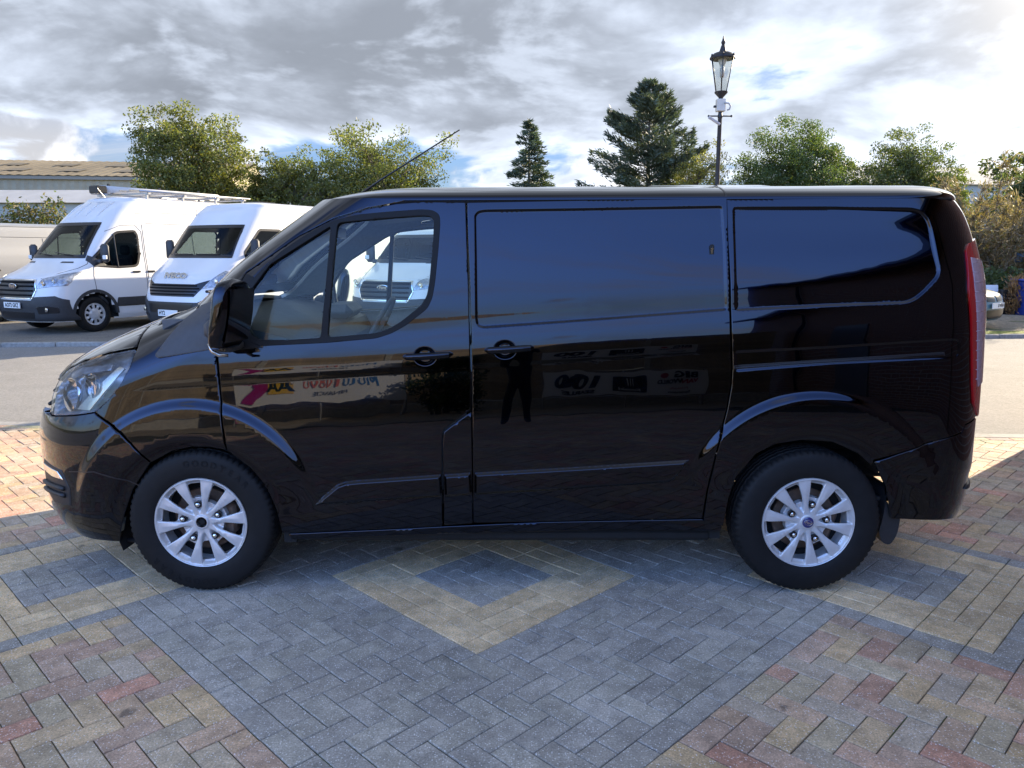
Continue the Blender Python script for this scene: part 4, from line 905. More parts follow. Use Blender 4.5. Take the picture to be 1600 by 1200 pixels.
    for sg in(-1,1):
        mb=MB(); P=roundc([(1.842,.50),(1.905,.50),(1.915,.36),(1.905,.275),(1.875,.225),(1.835,.24),(1.815,.29),(1.83,.36)],.03); mb.prism(P,sg*.955,sg*.70); o=mb.build('mud_flap',TRIM,V); 
        mb=MB(); mb.box((1.70,min(sg*.66,sg*.90),.435),(1.87,max(sg*.66,sg*.90),.455)); mb.build('flap_stay',TRIM,V)
    # cab
    mb=MB(); mb.prism([(-1.62,1.31),(-1.40,1.315),(-1.10,1.24),(-.97,1.20),(-.93,1.12),(-.98,1.0),(-1.02,.75),(-1.3,.6),(-1.62,.6)],-.84,.84); mb.box((-1.12,.18,1.22),(-.93,.58,1.31),.04); mb.build('dashboard',DASH,V,auto=30)
    sw_=empty('steering_wheel',(-.80,.40,1.165)); sw_.parent=V; sw_.rotation_euler=(0,R(-62),0)
    mb=MB(); mb.tube([(.19*math.cos(a),.19*math.sin(a),0) for a in np.linspace(0,2*PI,40,endpoint=False)],.015,10,closed=True); mb.build('wheel_rim',DASH,sw_,smooth=True)
    mb=MB(); mb.lathe([(.07,-.03),(.065,.012),(.0,.018)],24); mb.box((-.18,-.02,-.012),(.0,.02,.004),.005); mb.box((-.02,-.18,-.012),(.02,.18,.004),.005); mb.build('wheel_boss',DASH,sw_,auto=40)
    mb=MB(); mb.tube([(0,0,-.02),(0,0,-.30)],.03,10); mb.build('column',DASH,sw_)
    for sy,wd_ in((.42,.25),(-.30,.42)):
        s=empty('seat',(-.22,sy,.45)); s.parent=V
        mb=MB(); mb.box((-.42,-wd_,.20),(.12,wd_,.38),.05); mb.build('cushion',SEAT,s,auto=50)
        mb=MB(); mb.box((.03,-wd_,.34),(.17,wd_,.98),.05,rot=(0,R(10),0),org=(.1,0,.36)); mb.build('backrest',SEAT,s,auto=50)
        mb=MB(); mb.box((.17,-.13,1.0),(.26,.13,1.18),.04); mb.build('headrest',SEAT,s,auto=50)
    mb=MB(); mb.box((.05,-.80,.40),(.07,.80,1.83)); mb.build('bulkhead',HEAD,V)
    mb=MB(); mb.box((-1.3,-.84,.40),(.05,.84,.45)); mb.build('cab_floor',DASH,V)
    mb=MB(); mb.grid([[(x,y*(.76-.25*max(0,-.5-x)),1.845+.05*(1-(y)**2)-.12*max(0,(-.45-x))) for y in np.linspace(-1,1,9)] for x in np.linspace(-.86,.04,8)]); mb.build('headlining',HEAD,V,smooth=True)
    mb=MB(); mb.box((-.95,-.12,1.70),(-.93,.12,1.765),.008); mb.tube([(-.94,0,1.76),(-.99,0,1.84)],.008,6); mb.build('rear_view_mirror',SATIN,V,auto=40)
    # inner trim of the doors and pillars
    def lift_in(sg,dd):
        return lambda x,z:np.stack([x,sg*(W(x,z)-dd),z],1)
    wi=shrink(np.asarray(wf),-.015)
    for sg in(-1,1):
        panel('door_card',[(-1.22,.50),(-.17,.50),(-.17,1.84),(-.48,1.83),(-.61,1.805),(-.78,1.755),(-.93,1.68),(-1.07,1.585),(-1.19,1.50)],lift_in(sg,.055),HEAD if sg>0 else DASH,V,holes=[shrink(np.asarray(wf),.018)],res=.05,er=.004,fl=.02,center=(-.6,sg*2.,.9) if 0 else (-.6,0,.9))
    zz=np.linspace(1.34,1.86,12)
    for sg in(-1,1):
        P=np.concatenate([np.stack([sw(zz)-.03,zz],1),toS([(-.90,1.84),(-.6,1.84)]),toS([(-.60,1.80),(-.80,1.75),(-.95,1.68),(-1.09,1.585),(-1.22,1.49),(-1.30,1.36)])]); P[:,0]*=sg
        panel('pillar_trim',P,lambda S,z:lift_front(S,z)*np.array([1.,.955,1.])+np.array([.035,0,0]),HEAD,V,res=.04,er=.003,fl=.02)
    for sg in(-1,1):
        mb=MB(); mb.tube([(x,sg*(float(W(np.array([x]),np.array([1.858]))[0])-.022),1.860+.004*x) for x in np.linspace(-.62,2.1,40)],.019,6); mb.build('roof_gap_backing',SEAL,V)  # dark backing added inside the roof joint to block sky showing through
    for sy in(.42,-.30):
        mb=MB(); mb.tube([(-.05,sy-.22,1.45),(-.16,sy-.1,1.2),(-.30,sy+.18,.92)],.014,5); mb.build('seat_belt',mat('belt_grey',(.05,.05,.05),.8),V)
    mb=MB(); mb.tube([tuple(lift_front(np.array([s]),np.array([zq]))[0]+np.array([-.008,0,.008])) for s,zq in zip(np.linspace(.42,-.2,8),np.linspace(1.42,1.40,8))],.008,6); mb.build('wiper',SATIN,V)
build_van()
# ------------------------------------------------------------------ other vehicles
VC=[(2.4,0,.9)]
def vpanel(*a,**k):
    k.setdefault('center',VC[0]); return panel(*a,**k)
class Shell:
    """body from stacked plan outlines: x grows to the rear, front centre near x=0"""
    def __init__(s,xf,xr,w,fa,fp,ra=.4,rp=2.6):
        s.xf=pch(*zip(*xf)); s.xr=pch(*zip(*xr)); s.w=pch(*zip(*w)); s.fa=pch(*zip(*fa)); s.fp=pch(*zip(*fp)); s.ra=ra; s.rp=rp
    def W(s,x,z):
        x,z=np.broadcast_arrays(np.asarray(x,float),np.asarray(z,float)); t=np.clip((x-s.xf(z))/s.fa(z),0,1); p=s.fp(z)
        f=np.power(np.clip(1-np.power(1-t,p),0,1),1/p); t2=np.clip((s.xr(z)-x)/s.ra,0,1); g=np.power(np.clip(1-np.power(1-t2,s.rp),0,1),1/s.rp); return s.w(z)*f*g
    def side(s,sg,dd=0.): return lambda x,z:np.stack([x,sg*(s.W(x,z)+dd),z],1)
    def front(s,S,z):
        a=np.abs(S); th=np.minimum(a/.83,PI/2); e=2/s.fp(z); x=s.xf(z)+s.fa(z)*(1-np.power(np.maximum(np.cos(th),0),e))+np.maximum(a-.83*PI/2,0)
        return np.stack([x,np.sign(S)*s.w(z)*np.power(np.sin(th),e),z],1)
    def Sy(s,y,z): return np.sign(y)*.83*np.arcsin(np.clip(np.power(np.clip(np.abs(y)/s.w(z),0,1),s.fp(z)/2),0,1))
    def fpoly(s,P,res=.05):
        P=resample(P,res); return np.stack([s.Sy(P[:,0],P[:,1]),P[:,1]],1)
    def Sx(s,x,z):
        t=(x-s.xf(z))/s.fa(z); th=np.arccos(np.clip(np.power(np.clip(1-t,0,1),s.fp(z)/2),0,1)); return np.where(t<1,.83*th,.83*PI/2+(x-s.xf(z)-s.fa(z)))
    def ring(s,z,nf=22,ns=40,nr=14):
        x0,x1=float(s.xf(z)),float(s.xr(z)); a=float(s.fa(z)); p=float(s.fp(z)); w=float(s.w(z))
        th=np.linspace(0,PI/2,nf); xa=x0+a*(1-np.power(np.maximum(np.cos(th),0),2/p)); ya=np.power(np.sin(th),2/p)
        xm=np.linspace(x0+a,x1-s.ra,ns)[1:-1]; tb=np.linspace(PI/2,0,nr); xb=x1-s.ra*(1-np.power(np.maximum(np.cos(tb),0),2/s.rp)); yb=np.power(np.sin(tb),2/s.rp)
        x=np.concatenate([xa,xm,xb]); y=np.concatenate([ya,np.ones(len(xm)),yb])*w
        return np.concatenate([np.stack([x,-y],1),np.stack([x[-2:0:-1],y[-2:0:-1]],1)])
    def body(s,name,z0,z1,m,parent,cut,crown=.10,cx=(1.,3.),nz=70,pe=2.3,split=None):
        zs=np.linspace(z0,z1,nz); rings=[np.concatenate([s.ring(z),np.full((len(s.ring(z)),1),z)],1) for z in zs]
        r0=rings[-1]
        for r in np.concatenate([np.linspace(.02,.2,8),np.linspace(.3,.98,9)]):
            q=r0.copy(); q[:,0]+=(np.clip(q[:,0],*cx)-q[:,0])*r; q[:,1]*=(1-r); q[:,2]+=crown*(1-(1-r)**pe)**(1/pe); rings.append(q)
        V=np.array(rings); k,n=V.shape[:2]; VV=V.reshape(-1,3); F=[]; C=[]
        for i in range(k-1):
            for j in range(n): F.append((i*n+j,i*n+(j+1)%n,(i+1)*n+(j+1)%n,(i+1)*n+j))
        C=VV[np.array(F)].mean(1); keep=~cut(C[:,0],C[:,1],C[:,2]); F=[f for f,q in zip(F,keep) if q]
        F.append(tuple(range((k-1)*n,k*n)))
        mb=MB(); mb.v=[tuple(v) for v in VV]; mb.f=F; return mb.build(name,m,parent,auto=50)
def inpoly(P,a,b): return sdpoly(P,a,b)<0
PLATE=mat('plate_white',(.78,.78,.76),.4); LAMPG=mat('lamp_glass_grey',(.32,.335,.36),.12,.3,1.,noise=(16,.6)); WHITE=mat('white_van_paint',(.70,.70,.70),.3,0,.8,coatr=.03,noise=(1.2,.03)); SILV=mat('silver_paint',(.40,.40,.40),.3,.6,.8); DGREY=mat('bumper_plastic',(.032,.034,.038),.55,noise=(20,.15)); BGGL=glass('parked_glass',(.34,.41,.40),1.32); SLATM=mat('slat_black',(.008,.008,.009),.8,ior=1.25); TEALP=mat('teal_paint',(.018,.12,.17),.35,0.,.6)
def simple_wheel(par,x,y,r,sg,kind='trim'):
    w=empty('wheel',(x,y,r)); w.parent=par; w.rotation_euler=(0,R(x*50),PI if sg>0 else 0); hw=.105
    mb=MB(); mb.lathe([(r*.62,-hw*.85),(r*.68,-hw),(r*.85,-hw*1.02),(r*.95,-hw*.92),(r*.99,-hw*.7),(r,-hw*.4),(r,hw*.4),(r*.95,hw*.92),(r*.62,hw*.85)],44,'y',cap=False); mb.build('tyre',RUB,w,auto=40)
    R0=r*.63
    def lf(a,b):
        rr=np.hypot(a,b); an=(np.degrees(np.arctan2(b,a))+18)%36-18; d=.018*(1-sst(.0,R0,rr))*-1+.012*sst(2.,9.,np.abs(an))*sst(R0*.35,R0*.5,rr)*(1-sst(R0*.85,R0*.95,rr)); return np.stack([a,-hw*.92+.012+d,b],1)
    holes=[]
    for k in range(10):
        c=R(18+36*k); holes.append(roundc([(q*R0*math.cos(c+u),q*R0*math.sin(c+u)) for q,u in((.52,-.13),(.84,-.16),(.84,.16),(.52,.13))],.008))
    vpanel('rim',[(R0*math.cos(a),R0*math.sin(a)) for a in np.linspace(0,2*PI,48,endpoint=False)],lf,ALLOY,w,holes=holes,res=.03,er=.001,fl=.02,center=(0,.5,0))
    mb=MB(); mb.lathe([(R0,.0),(.0,.0)],24,'y',cap=False); mb.build('brake_disc',DARK,w); return w
def seam(par,sh,P,sg,m=None,wd=.010,name='door_seam'):
    # thin shut line laid along the side
    P=resample(P,.06,False); P3=[tuple(sh.side(sg,.001)(P[:,0],P[:,1])[i]) for i in range(len(P))]
    mb=MB(); mb.tube(P3,wd*.5,4); return mb.build(name,m or SATIN,par)
def mirrorP(P): P=np.asarray(P,float); return np.stack([-P[:,0],P[:,1]],1)
def ford_like(name,label,loc,phi,paint,high=True,rack=False,plate=None,detail=True,L=5.6,group=None):
    """panel van whose nose points to the viewer and a little to the left"""
    T=2.62 if high else 2.12
    v=tag(empty(name,loc,R(90-phi)),label,'van',group)
    if high: xfz=[(.2,.10),(.3,.03),(.45,0),(.6,-.02),(.8,0),(.95,.03),(1.05,.09),(1.13,.22),(1.24,.48),(1.36,.70),(1.45,.80),(1.55,.87),(2.12,1.34),(2.3,1.50),(2.5,1.74),(2.62,1.95)]
    else: xfz=[(.2,.10),(.3,.03),(.45,0),(.6,-.02),(.8,0),(.95,.03),(1.05,.12),(1.15,.34),(1.25,.58),(1.34,.74),(1.42,.82),(1.85,1.22),(1.95,1.38),(2.05,1.7),(2.12,2.0)]
    sh=Shell(xfz,[(.2,L-.1),(.5,L),(2.0,L-.03),(T,L-.12)],[(.2,.95),(.35,1.0),(.8,1.01),(1.2,1.0),(1.45,.965),(T*.8,.90),(T,.82)],[(.2,.62),(1.1,.62),(1.5,.45),(T,.5)],[(.2,2.6),(1.2,2.6),(1.6,3.),(T,2.8)])
    wt=2.13 if high else 1.87; wb=1.46 if high else 1.38; WX=(.98,.98+3.3 if L>5.3 else .98+2.93)
    ws=[(-.84,wb),(.84,wb),(.70,wt),(-.70,wt)]; wsS=roundc(sh.fpoly(ws),.0)
    dz=1.36; sw_=roundc([(1.02,1.42),(1.05,1.30),(1.55,dz-.10),(1.98,dz-.08),(2.06,1.50),(2.07,wt-.22),(2.02,wt-.14),(1.60,wt-.17)],[.02,.06,.05,.10,.05,.05,.06,.08])
    AR=.43
    def cut(x,y,z):
        c=np.zeros(x.shape,bool); S=np.sign(y)*sh.Sx(x,z); c|=inpoly(wsS,S,z)&(x<2.2); c|=inpoly(sw_,x,z)
        for wx in WX: c|=(np.hypot(x-wx,z-.35)<AR)&(np.abs(y)>.6)
        return c
    sh.body('body',.24,T,paint,v,cut,crown=.10,cx=(2.4,L-.7))
    g=vpanel('windscreen',shrinkP(wsS,-.012),sh.front,BGGL,v,res=.1,er=0,fl=.004,off=.004); rg=shrinkP(wsS,.045)
    vpanel('screen_border',shrinkP(wsS,-.02),sh.front,SATIN,g,holes=[roundc(rg,.04)],res=.08,er=0,fl=.003,off=.008)
    for k,(a,b) in enumerate(((.55,.02),(-.08,-.60))): mb=MB(); P=[tuple(sh.front(np.array([float(sh.Sy(np.array([q]),np.array([zq]))[0])]),np.array([zq]))[0]+np.array([-.02,0,.01])) for q,zq in zip(np.linspace(a,b,7),wb+.03+.05*np.linspace(1,0,7))]; mb.tube(P,.010,5); mb.build('wiper',SATIN,g)
    for sg in(-1,1):
        gl=vpanel('side_window',shrinkP(sw_,-.010),sh.side(sg,.002),BGGL,v,res=.08,er=0,fl=.004)
        vpanel('window_frame',shrinkP(sw_,-.022),sh.side(sg,.004),SATIN,gl,holes=[shrinkP(sw_,.022)],res=.08,er=0,fl=.004)
        q=1.52; mb=MB(); mb.tube([tuple(sh.side(sg,.004)(np.array([q+.02]),np.array([zz]))[0]) for zz in np.linspace(dz-.10,wt-.20,6)],.012,5); mb.build('window_bar',SATIN,gl)
        if not detail: continue
        seam(v,sh,[(1.02,1.36),(.99,1.1),(1.02,.82)],sg); seam(v,sh,[(2.16,.50),(2.16,1.2),(2.17,wt-.15),(2.05,wt-.02),(1.7,wt-.04),(1.40,wt-.16)],sg); seam(v,sh,[(2.20,.50),(2.20,1.2),(2.21,wt-.0)],sg); seam(v,sh,[(3.45,.50),(3.45,1.2),(3.43,wt)],sg)
        seam(v,sh,[(2.3,wt+.02),(3.4,wt+.02),(L-.4,wt+.02)],sg); seam(v,sh,[(2.1,wt+.22),(2.6,wt+.25),(L-.5,wt+.25)],sg)
        for x0 in(1.93,2.27): mb=MB(); p=sh.side(sg,.012)(np.array([x0]),np.array([1.16]))[0]; mb.box((x0-.09,p[1]-.012,1.145),(x0+.09,p[1]+.012,1.18),.008); mb.build('door_handle',SATIN,v)
        vpanel('side_moulding',roundc([(1.42,.48),(WX[1]-.46,.48),(WX[1]-.46,.66),(1.46,.66)],.02),sh.side(sg,.002),DGREY,v,res=.1,er=.004,fl=.008,off=.012)
        for wx in WX:
            a=np.linspace(R(-75),R(255),40); P=[(wx+(AR+.06)*math.cos(t),.35+(AR+.06)*math.sin(t)) for t in np.linspace(0,PI,24)]+[(wx+AR*math.cos(t),.35+AR*math.sin(t)) for t in np.linspace(PI,0,24)]
            vpanel('arch_trim',P,sh.side(sg,.002),DGREY,v,res=.05,er=.003,fl=.05,off=.012)
            mb=MB(); mb.grid([[(wx+AR*math.cos(t),sg*yy,.35+AR*math.sin(t)) for t in np.linspace(0,PI,14)] for yy in(.98,.6)]); mb.build('arch_liner',DARK,v)
            simple_wheel(v,wx,sg*.86,.352,sg)
        # mirrors
        mb=MB(); mb.box((1.10,min(sg*1.06,sg*1.28),1.36),(1.20,max(sg*1.06,sg*1.28),1.72),.045); mb.box((1.08,min(sg*.95,sg*1.10),1.34),(1.18,max(sg*.95,sg*1.10),1.42),.02); mr=mb.build('door_mirror',DGREY,v,auto=50)
        mb=MB(); mb.box((1.085,min(sg*1.17,sg*1.275),1.42),(1.13,max(sg*1.17,sg*1.275),1.50),.01); mb.build('indicator',PLATE,mr)
        vpanel('mirror_sail',[(.93,1.40),(1.03,1.27),(1.30,1.30),(1.10,1.44),(.99,1.50)],sh.side(sg,.003),DGREY,v,res=.08,er=.002,fl=.01,off=.006)
    # front
    bp=sh.fpoly([(-1.0,.26),(1.0,.26),(1.0,.66),(.90,.74),(.55,.72),(.50,.66),(-.50,.66),(-.55,.72),(-.90,.74),(-1.0,.66)]); bu=vpanel('front_bumper',bp,sh.front,DGREY,v,res=.06,er=.006,fl=.03,off=.014)
    gp=roundc(sh.fpoly([(-.52,.70),(.52,.70),(.60,.86),(.54,1.03),(-.54,1.03),(-.60,.86)]),.0); ga=vpanel('grille_surround',shrinkP(gp,-.018),sh.front,CHROME,v,holes=[shrinkP(gp,.004)],res=.06,er=.003,fl=.02,off=.014)
    gb=vpanel('grille',gp,sh.front,SATIN,v,res=.06,er=0,fl=.01,off=.006)
    for zz in(.755,.84,.925,1.0): mb=MB(); sm=float(sh.Sy(np.array([.53]),np.array([zz]))[0]); mb.tube([tuple(sh.front(np.array([q]),np.array([zz]))[0]+np.array([-.016,0,0])) for q in np.linspace(-sm,sm,11)],.018,6); mb.build('slat',SLATM,gb,smooth=True)
    for sg in(-1,1):
        hp=sh.fpoly([(.60,.88),(.99,.93),(1.0,1.0),(.985,1.19),(.66,1.06)]) if 1 else None
        H=hp*np.array([sg,1]); hl=vpanel('headlight',H,sh.front,LAMPG,v,res=.05,er=.004,fl=.02,off=.010)
        for yy,zz,rr in((.72,.97,.055),(.86,1.01,.045)):
            p=sh.front(sh.Sy(np.array([sg*yy]),np.array([zz])),np.array([zz]))[0]; mb=MB(); mb.lathe([(rr,-.004),(rr*.9,-.016),(rr*.4,-.012),(0,-.018)],16,'x',(p[0]-.010,p[1],p[2])); mb.build('lamp_bowl',CHROME,hl,auto=40)
        fp_=sh.fpoly([(.62,.40),(.92,.42),(.93,.52),(.80,.56),(.60,.54)])*np.array([sg,1]); vpanel('fog_lamp_surround',fp_,sh.front,SATIN,bu,res=.05,er=.003,fl=.01,off=.020)
        p=sh.front(sh.Sy(np.array([sg*.78]),np.array([.48])),np.array([.48]))[0]; mb=MB(); mb.lathe([(.045,0),(.04,-.012),(0,-.016)],16,'x',(p[0]-.022,p[1],p[2])); mb.build('fog_lamp',CHROME,bu,auto=40)
        vt=sh.fpoly([(.42,1.35),(.72,1.35),(.70,1.375),(.44,1.375)])*np.array([sg,1]); vpanel('bonnet_vent',vt,sh.front,SATIN,v,res=.06,er=0,fl=.004,off=.006)
        mb=MB(); mb.tube([tuple(sh.front(sh.Sy(np.array([sg*yy]),np.array([zz])),np.array([zz]))[0]) for yy,zz in((.62,1.06),(.78,1.16),(.90,1.25),(.93,1.33),(.90,1.42))],.006,4); mb.build('bonnet_seam',SATIN,v)
    lg=sh.fpoly([(-.50,.31),(.50,.31),(.54,.43),(-.54,.43)]); vpanel('lower_intake',lg,sh.front,SATIN,bu,res=.06,er=0,fl=.01,off=.018)
    p=sh.front(np.array([0.]),np.array([.94]))[0]
    mb=MB(); mb.lathe([(.13,.0),(.13,-.012),(.115,-.016),(.0,-.016)],32,'x',(0,0,0)); o=mb.build('badge',CHROME,v,auto=40); o.data.transform(Matrix.Translation((p[0]-.028,0,.92))@Matrix.Scale(.42,4,(0,0,1)))
    mb=MB(); mb.lathe([(.112,.0),(.112,-.004)],32,'x',(0,0,0)); b2=mb.build('badge_field',mat('badge_dark',(.02,.03,.06),.3,0,.6),o); b2.data.transform(Matrix.Translation((p[0]-.046,0,.92))@Matrix.Scale(.40,4,(0,0,1)))
    text('badge_script','Ford',CHROME,o,frame((p[0]-.052,0,.922),(0,-1,0),(0,0,1),(-1,0,0)),.085,shear=.3,bold=.001)
    if plate:
        p=sh.front(np.array([0.]),np.array([.56]))[0]; mb=MB(); mb.box((p[0]-.045,-.26,.505),(p[0]-.030,.26,.615)); pl=mb.build('number_plate',PLATE,v)
        text('plate_text',plate,BLK,pl,frame((p[0]-.047,0,.558),(0,-1,0),(0,0,1),(-1,0,0)),.105,bold=.003,sx=.86)
    # inside
    mb=MB(); mb.box((1.2,-.85,.5),(1.45,.85,1.38),.05); mb.build('dashboard',DASH,v)
    for yy in(-.45,.45): mb=MB(); mb.box((2.0,yy-.26,.6),(2.16,yy+.26,1.5),.06); mb.box((2.05,yy-.13,1.5),(2.15,yy+.13,1.70),.04); mb.build('seat',SEAT,v)
    mb=MB(); mb.box((2.3,-.80,.4),(2.33,.80,T-.35)); mb.build('bulkhead',DASH,v); mb=MB(); mb.box((.4,-.9,.25),(L-.2,.9,.34)); mb.build('underbody',DARK,v)
    mb=MB(); mb.tube([(1.68,-.44+.17*math.cos(t),1.28+.17*math.sin(t)) for t in np.linspace(0,2*PI,20,endpoint=False)],.016,6,closed=True); mb.build('steering_wheel',DASH,v)
    zr=float(T); mb=MB(); mb.tube([(2.15,.05,zr+.02),(1.95,.06,zr+.26)],.006,5); mb.build('antenna',SATIN,v)
    if high:
        for yy in(-.5,-.17,.17,.5): mb=MB(); P=[tuple(sh.front(sh.Sy(np.array([yy]),np.array([zz])),np.array([zz]))[0]+np.array([-.004,0,0])) for zz in np.linspace(2.28,2.58,6)]; mb.tube(P,[.005,.018,.022,.022,.018,.005],6); mb.build('roof_rib',paint,v,smooth=True)
    return v,sh
def shrinkP(P,d):
    P=np.asarray(P,float); t=np.roll(P,-1,0)-np.roll(P,1,0); t/=np.linalg.norm(t,axis=1,keepdims=True)+1e-12; n=np.stack([-t[:,1],t[:,0]],1)
    if area2(P)<0: n=-n
    return P+n*d
LZ=.055
v1,sh1=ford_like('panel_van','white high-roof van with black bumper and a roof rack','',0,WHITE) if 0 else ford_like('panel_van','white high-roof van with black grille and a ladder rack on its roof',(-9.55,14.8,LZ),28,WHITE,True,True,'AO72 GKZ')
def roof_rack():
    r=tag(empty('roof_rack',v1.location,0),'ladder rack with pale tube on top of the white van','roof rack'); r.rotation_euler=v1.rotation_euler; r.location=v1.location; z=2.76
    for x in(2.5,3.4,4.3,5.1): mb=MB(); mb.box((x-.03,-.85,z),(x+.03,.85,z+.035)); mb.box((x-.02,-.78,z-.10),(x+.02,-.74,z)); mb.box((x-.02,.74,z-.10),(x+.02,.78,z)); mb.build('crossbar',STEEL,r)
    for y in(-.8,.8): mb=MB(); mb.tube([(2.3,y,z+.06),(5.3,y,z+.06)],.022,8); mb.build('side_rail',STEEL,r,smooth=True)
    mb=MB(); mb.tube([(2.25,.42,z+.13),(5.4,.42,z+.13)],.085,16); mb.build('carry_tube',mat('tube_grey',(.5,.5,.5),.45),r,smooth=True)
    mb=MB(); mb.box((2.1,.30,z+.04),(2.35,.58,z+.20),.02); mb.build('tube_cap',SATIN,r)
    for y in(-.45,-.15): mb=MB(); mb.tube([(2.3,y,z+.08),(5.3,y,z+.08)],.02,6); mb.build('ladder_rail',STEEL,r)
    for x in np.arange(2.5,5.2,.3): mb=MB(); mb.tube([(x,-.45,z+.08),(x,-.15,z+.08)],.014,6); mb.build('rung',STEEL,r)
    for x,y in((2.6,.62),(3.9,.62),(5.0,.62)): mb=MB(); mb.box((x-.03,y-.02,z+.03),(x+.03,y+.02,z+.28),.01); mb.build('clamp',SATIN,r)
roof_rack()
v3,_=ford_like('panel_van','white low-roof van seen through the black van\'s side windows',(-2.35,14.1,LZ),28,WHITE,False,L=5.0)
v4,_=ford_like('panel_van','silver van half hidden at the left edge behind the white high-roof van',(-13.3,15.55,LZ),28,SILV,False,L=5.3)
v5,_=ford_like('panel_van','white low-roof van right of the others, hidden behind the black van',(1.55,13.4,LZ),28,WHITE,False,L=5.0)
def daily():
    v=tag(empty('panel_van',(-6.30,14.15,LZ),R(90-28)),'white van with dark grille and raised lettering on its bonnet','van'); L=6.0; T=2.44
    xfz=[(.2,.12),(.32,.03),(.45,.0),(.6,.0),(.8,.04),(.95,.10),(1.05,.15),(1.15,.22),(1.25,.34),(1.38,.52),(1.46,.62),(1.55,.68),(2.06,1.06),(2.18,1.16),(2.34,1.30),(2.44,1.45)]
    sh=Shell(xfz,[(.2,L-.1),(.5,L),(2.0,L-.03),(T,L-.12)],[(.2,.95),(.35,1.0),(.8,1.0),(1.2,.985),(1.45,.96),(2.05,.90),(T,.85)],[(.2,.55),(1.1,.52),(1.5,.40),(T,.45)],[(.2,2.8),(1.2,2.8),(1.6,3.2),(T,3.)])
    ws=sh.fpoly([(-.86,1.47),(.86,1.47),(.78,2.05),(-.78,2.05)]); sw_=roundc([(.98,1.55),(1.02,1.40),(1.25,1.28),(1.95,1.28),(2.0,1.40),(2.0,1.92),(1.95,1.98),(1.42,1.98)],.05); WX=(.98,4.5); AR=.42
    def cut(x,y,z):
        S=np.sign(y)*sh.Sx(x,z); c=inpoly(ws,S,z)&(x<2.1); c|=inpoly(sw_,x,z)
        for wx in WX: c|=(np.hypot(x-wx,z-.35)<AR)&(np.abs(y)>.6)
        return c
    sh.body('body',.24,T,WHITE,v,cut,crown=.10,cx=(2.2,L-.7))
    g=vpanel('windscreen',shrinkP(ws,-.012),sh.front,BGGL,v,res=.1,er=0,fl=.004,off=.004); vpanel('screen_border',shrinkP(ws,-.02),sh.front,SATIN,g,holes=[roundc(shrinkP(ws,.04),.04)],res=.08,er=0,fl=.003,off=.008)
    for a,b in((.6,.05),(-.05,-.62)): mb=MB(); mb.tube([tuple(sh.front(sh.Sy(np.array([q]),np.array([1.52])),np.array([1.52]))[0]+np.array([-.02,0,0])) for q in np.linspace(a,b,7)],.012,5); mb.build('wiper',SATIN,g)
    for sg in(-1,1):
        gl=vpanel('side_window',shrinkP(sw_,-.01),sh.side(sg,.002),BGGL,v,res=.08,er=0,fl=.004); vpanel('window_frame',shrinkP(sw_,-.022),sh.side(sg,.004),SATIN,gl,holes=[shrinkP(sw_,.02)],res=.08,er=0,fl=.004)
        seam(v,sh,[(.98,1.4),(.99,1.1),(1.05,.80)],sg); seam(v,sh,[(2.10,.5),(2.10,1.3),(2.10,2.0),(1.9,2.08),(1.5,2.08)],sg); seam(v,sh,[(2.3,2.1),(3.5,2.1),(5.5,2.1)],sg); seam(v,sh,[(3.5,.5),(3.5,2.05)],sg); seam(v,sh,[(2.2,2.34),(5.6,2.34)],sg)
        for wx in WX: simple_wheel(v,wx,sg*.86,.352,sg); mb=MB(); mb.grid([[(wx+AR*math.cos(t),sg*yy,.35+AR*math.sin(t)) for t in np.linspace(0,PI,14)] for yy in(.98,.6)]); mb.build('arch_liner',DARK,v)
        mb=MB(); mb.box((.98,min(sg*1.08,sg*1.26),1.42),(1.10,max(sg*1.08,sg*1.26),1.80),.04); mb.tube([(1.05,sg*.93,1.50),(1.05,sg*1.12,1.55)],.03,8); mb.build('door_mirror',DGREY,v,auto=50)
        hp=sh.fpoly([(.70,.90),(.985,.95),(.98,1.20),(.92,1.22),(.80,1.05)])*np.array([sg,1]); hl=vpanel('headlight',hp,sh.front,LAMPG,v,res=.05,er=.004,fl=.02,off=.010)
        p=sh.front(sh.Sy(np.array([sg*.89]),np.array([1.03])),np.array([1.03]))[0]; mb=MB(); mb.lathe([(.05,0),(.045,-.014),(.0,-.02)],16,'x',(p[0]-.012,p[1],p[2])); mb.build('lamp_bowl',CHROME,hl,auto=40)
    bp=sh.fpoly([(-1.,.26),(1.,.26),(1.,.70),(.93,.78),(.66,.66),(-.66,.66),(-.93,.78),(-1.,.70)]); bu=vpanel('front_bumper',bp,sh.front,DGREY,v,res=.06,er=.006,fl=.03,off=.014)
    for sg in(-1,1):
        f=sh.fpoly([(.62,.40),(.90,.42),(.92,.60),(.80,.62)])*np.array([sg,1]); vpanel('fog_lamp_surround',f,sh.front,SATIN,bu,res=.05,er=.003,fl=.01,off=.02)
        p=sh.front(sh.Sy(np.array([sg*.82]),np.array([.50])),np.array([.50]))[0]; mb=MB(); mb.lathe([(.045,0),(.04,-.012),(0,-.016)],16,'x',(p[0]-.022,p[1],p[2])); mb.build('fog_lamp',CHROME,bu,auto=40)
    gp=sh.fpoly([(-.58,.76),(.58,.76),(.70,.90),(.80,1.06),(.55,.985),(-.55,.985),(-.80,1.06),(-.70,.90)]); gr=vpanel('grille',gp,sh.front,SATIN,v,res=.06,er=.004,fl=.02,off=.008)
    for zz,wd_ in((.80,.58),(.855,.62),(.91,.66),(.96,.60)): mb=MB(); sm=float(sh.Sy(np.array([wd_]),np.array([zz]))[0]); mb.tube([tuple(sh.front(np.array([q]),np.array([zz]))[0]+np.array([-.014,0,0])) for q in np.linspace(-sm,sm,11)],.013,6); mb.build('slat',SLATM,gr,smooth=True)
